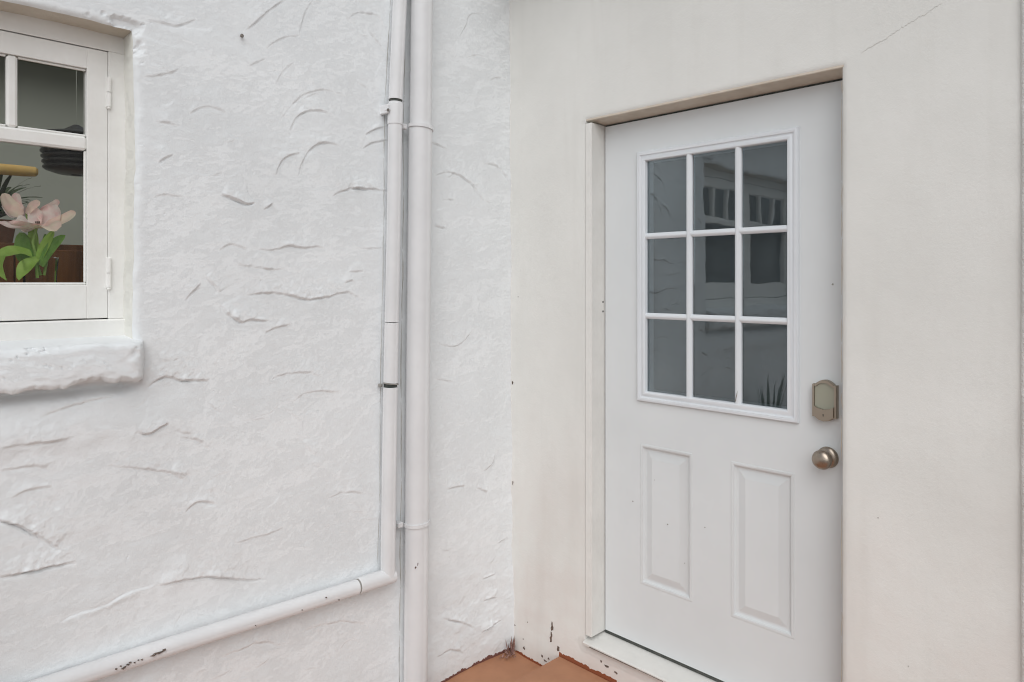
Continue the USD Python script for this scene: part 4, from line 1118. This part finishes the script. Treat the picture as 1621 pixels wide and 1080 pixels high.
part(dp, "pipe", tube(thick(np.linspace(3.3, 2.236, 14)), 0.0425, 40), "pipe_paint", smooth=35)
part(dp, "pipe", tube(thick(np.linspace(2.2358, -0.02, 24)), 0.0455, 40), "pipe_paint", smooth=35)
for z, tilt, sd in ((2.226, -0.12, 1), (0.712, 0.06, -1)):
    c = thick(z)
    part(dp, "clamp", cat(strap(c, tilt, 0.0458, 0.013, a0=-115, a1=115, th=0.0035), box(-0.02, 0.036, c[1] - 0.072, c[1] - 0.048, z - 0.010, z + 0.010, 0.003)), "pipe_paint", smooth=35)
part(dp, "paint_chip", tube([(0.053 + 0.0453 * math.cos(-0.75), thick(0.56)[1] + 0.0453 * math.sin(-0.75), 0.556), (0.053 + 0.0458 * math.cos(-0.68), thick(0.56)[1] + 0.0458 * math.sin(-0.68), 0.562)], 0.0028, 8), "chip_dark")
part(dp, "paint_chip", tube([(0.053 + 0.0455 * math.cos(-0.55), thick(0.57)[1] + 0.0455 * math.sin(-0.55), 0.566), (0.053 + 0.0455 * math.cos(-0.52), thick(0.57)[1] + 0.0455 * math.sin(-0.52), 0.576)], 0.0014, 8), "chip_dark")

crevice_shade(dp, thick, -0.0400, 0.02, 3.20, 0.0006, 73, 0.0020)

# ---------------------------------------------------------------- small things
i = np.argmin((front.vertices[:, 1] + 1.221) ** 2 + (front.vertices[:, 2] - 2.427) ** 2)
hx = front.vertices[i, 0]
single("wall_nail", cat(tube([(hx - 0.01, -1.221, 2.427), (hx + 0.012, -1.222, 2.424)], 0.0028, 10), lathe([(0.0, 0.0135), (0.0045, 0.013), (0.0062, 0.0105), (0.0, 0.0095)], (hx, -1.222, 2.425), (1, 0, -0.1), 14)), "nail_iron",
       "dark nail head stuck in the stucco right of the window", "nail")
wd = thing("withered_weed", "small withered brown weed in the floor corner where the two walls meet", "weed", (0.03, -0.03, 0.01))
rng = np.random.default_rng(12)
lv = []
for k in range(16):
    a = rng.uniform(0, 2 * np.pi); ln = rng.uniform(0.03, 0.085); sp = rng.uniform(0.1, 0.55)
    o = np.array([0.026 + rng.normal(0, 0.006), -0.026 + rng.normal(0, 0.006), 0.008])
    d = np.array([math.cos(a) * sp * 0.6 + 0.12, math.sin(a) * sp * 0.6 - 0.12, 1.0]); d /= np.linalg.norm(d)
    tip = o + d * ln
    tip[0] = max(tip[0], 0.018); tip[1] = min(tip[1], -0.012)
    lv.append(blade([o, o + d * ln * 0.5 + rng.normal(0, 0.003, 3), tip], rng.uniform(0.003, 0.008), rng.normal(0, 1, 3), 6, 3))
for k in range(26):
    o = np.array([0.03 + abs(rng.normal(0, 0.03)), -0.03 - abs(rng.normal(0, 0.03)), 0.014])
    lv.append(blade([o, o + np.array([rng.normal(0, 0.010), rng.normal(0, 0.010), rng.uniform(0.002, 0.012)])], rng.uniform(0.004, 0.009), [0.2, 0.1, 1], 5, 3))
part(wd, "blades", cat(*lv), "dead_leaf", smooth=True)

pot = thing("potted_plant", "tall strap-leaved plant in a clay pot, seen only reflected in the lowest right door pane", "plant", (0.135, -2.12, 0.0))
PB = np.array([0.135, -2.12, 0.0])
part(pot, "pot", lathe([(0.0, 0.012), (0.075, 0.012), (0.08, 0.02), (0.098, 0.27), (0.106, 0.275), (0.106, 0.31), (0.096, 0.31), (0.09, 0.27), (0.0, 0.265)], PB, (0, 0, 1), 36), "pot_clay", smooth=35)
part(pot, "soil", lathe([(0.0, 0.272), (0.092, 0.268)], PB, (0, 0, 1), 24), "soil")
rng = np.random.default_rng(4)
for k in range(16):
    a = 2 * np.pi * k / 16 + rng.normal(0, 0.2); lean = rng.uniform(0.03, 0.15); h = rng.uniform(0.70, 0.88)
    d = np.array([math.cos(a), math.sin(a), 0])
    if d[0] < 0:
        lean = min(lean, 0.07)
    o = PB + d * 0.03 + [0, 0, 0.26]
    part(pot, "leaf", blade([o, o + d * lean * 0.35 + [0, 0, h * 0.55], o + d * lean + [0, 0, h * rng.uniform(0.85, 1.0)]], 0.030, d * -1 + [0, 0, 0.2], 12, 3, 0.1, shape="strap"), "strap_leaf", smooth=True)
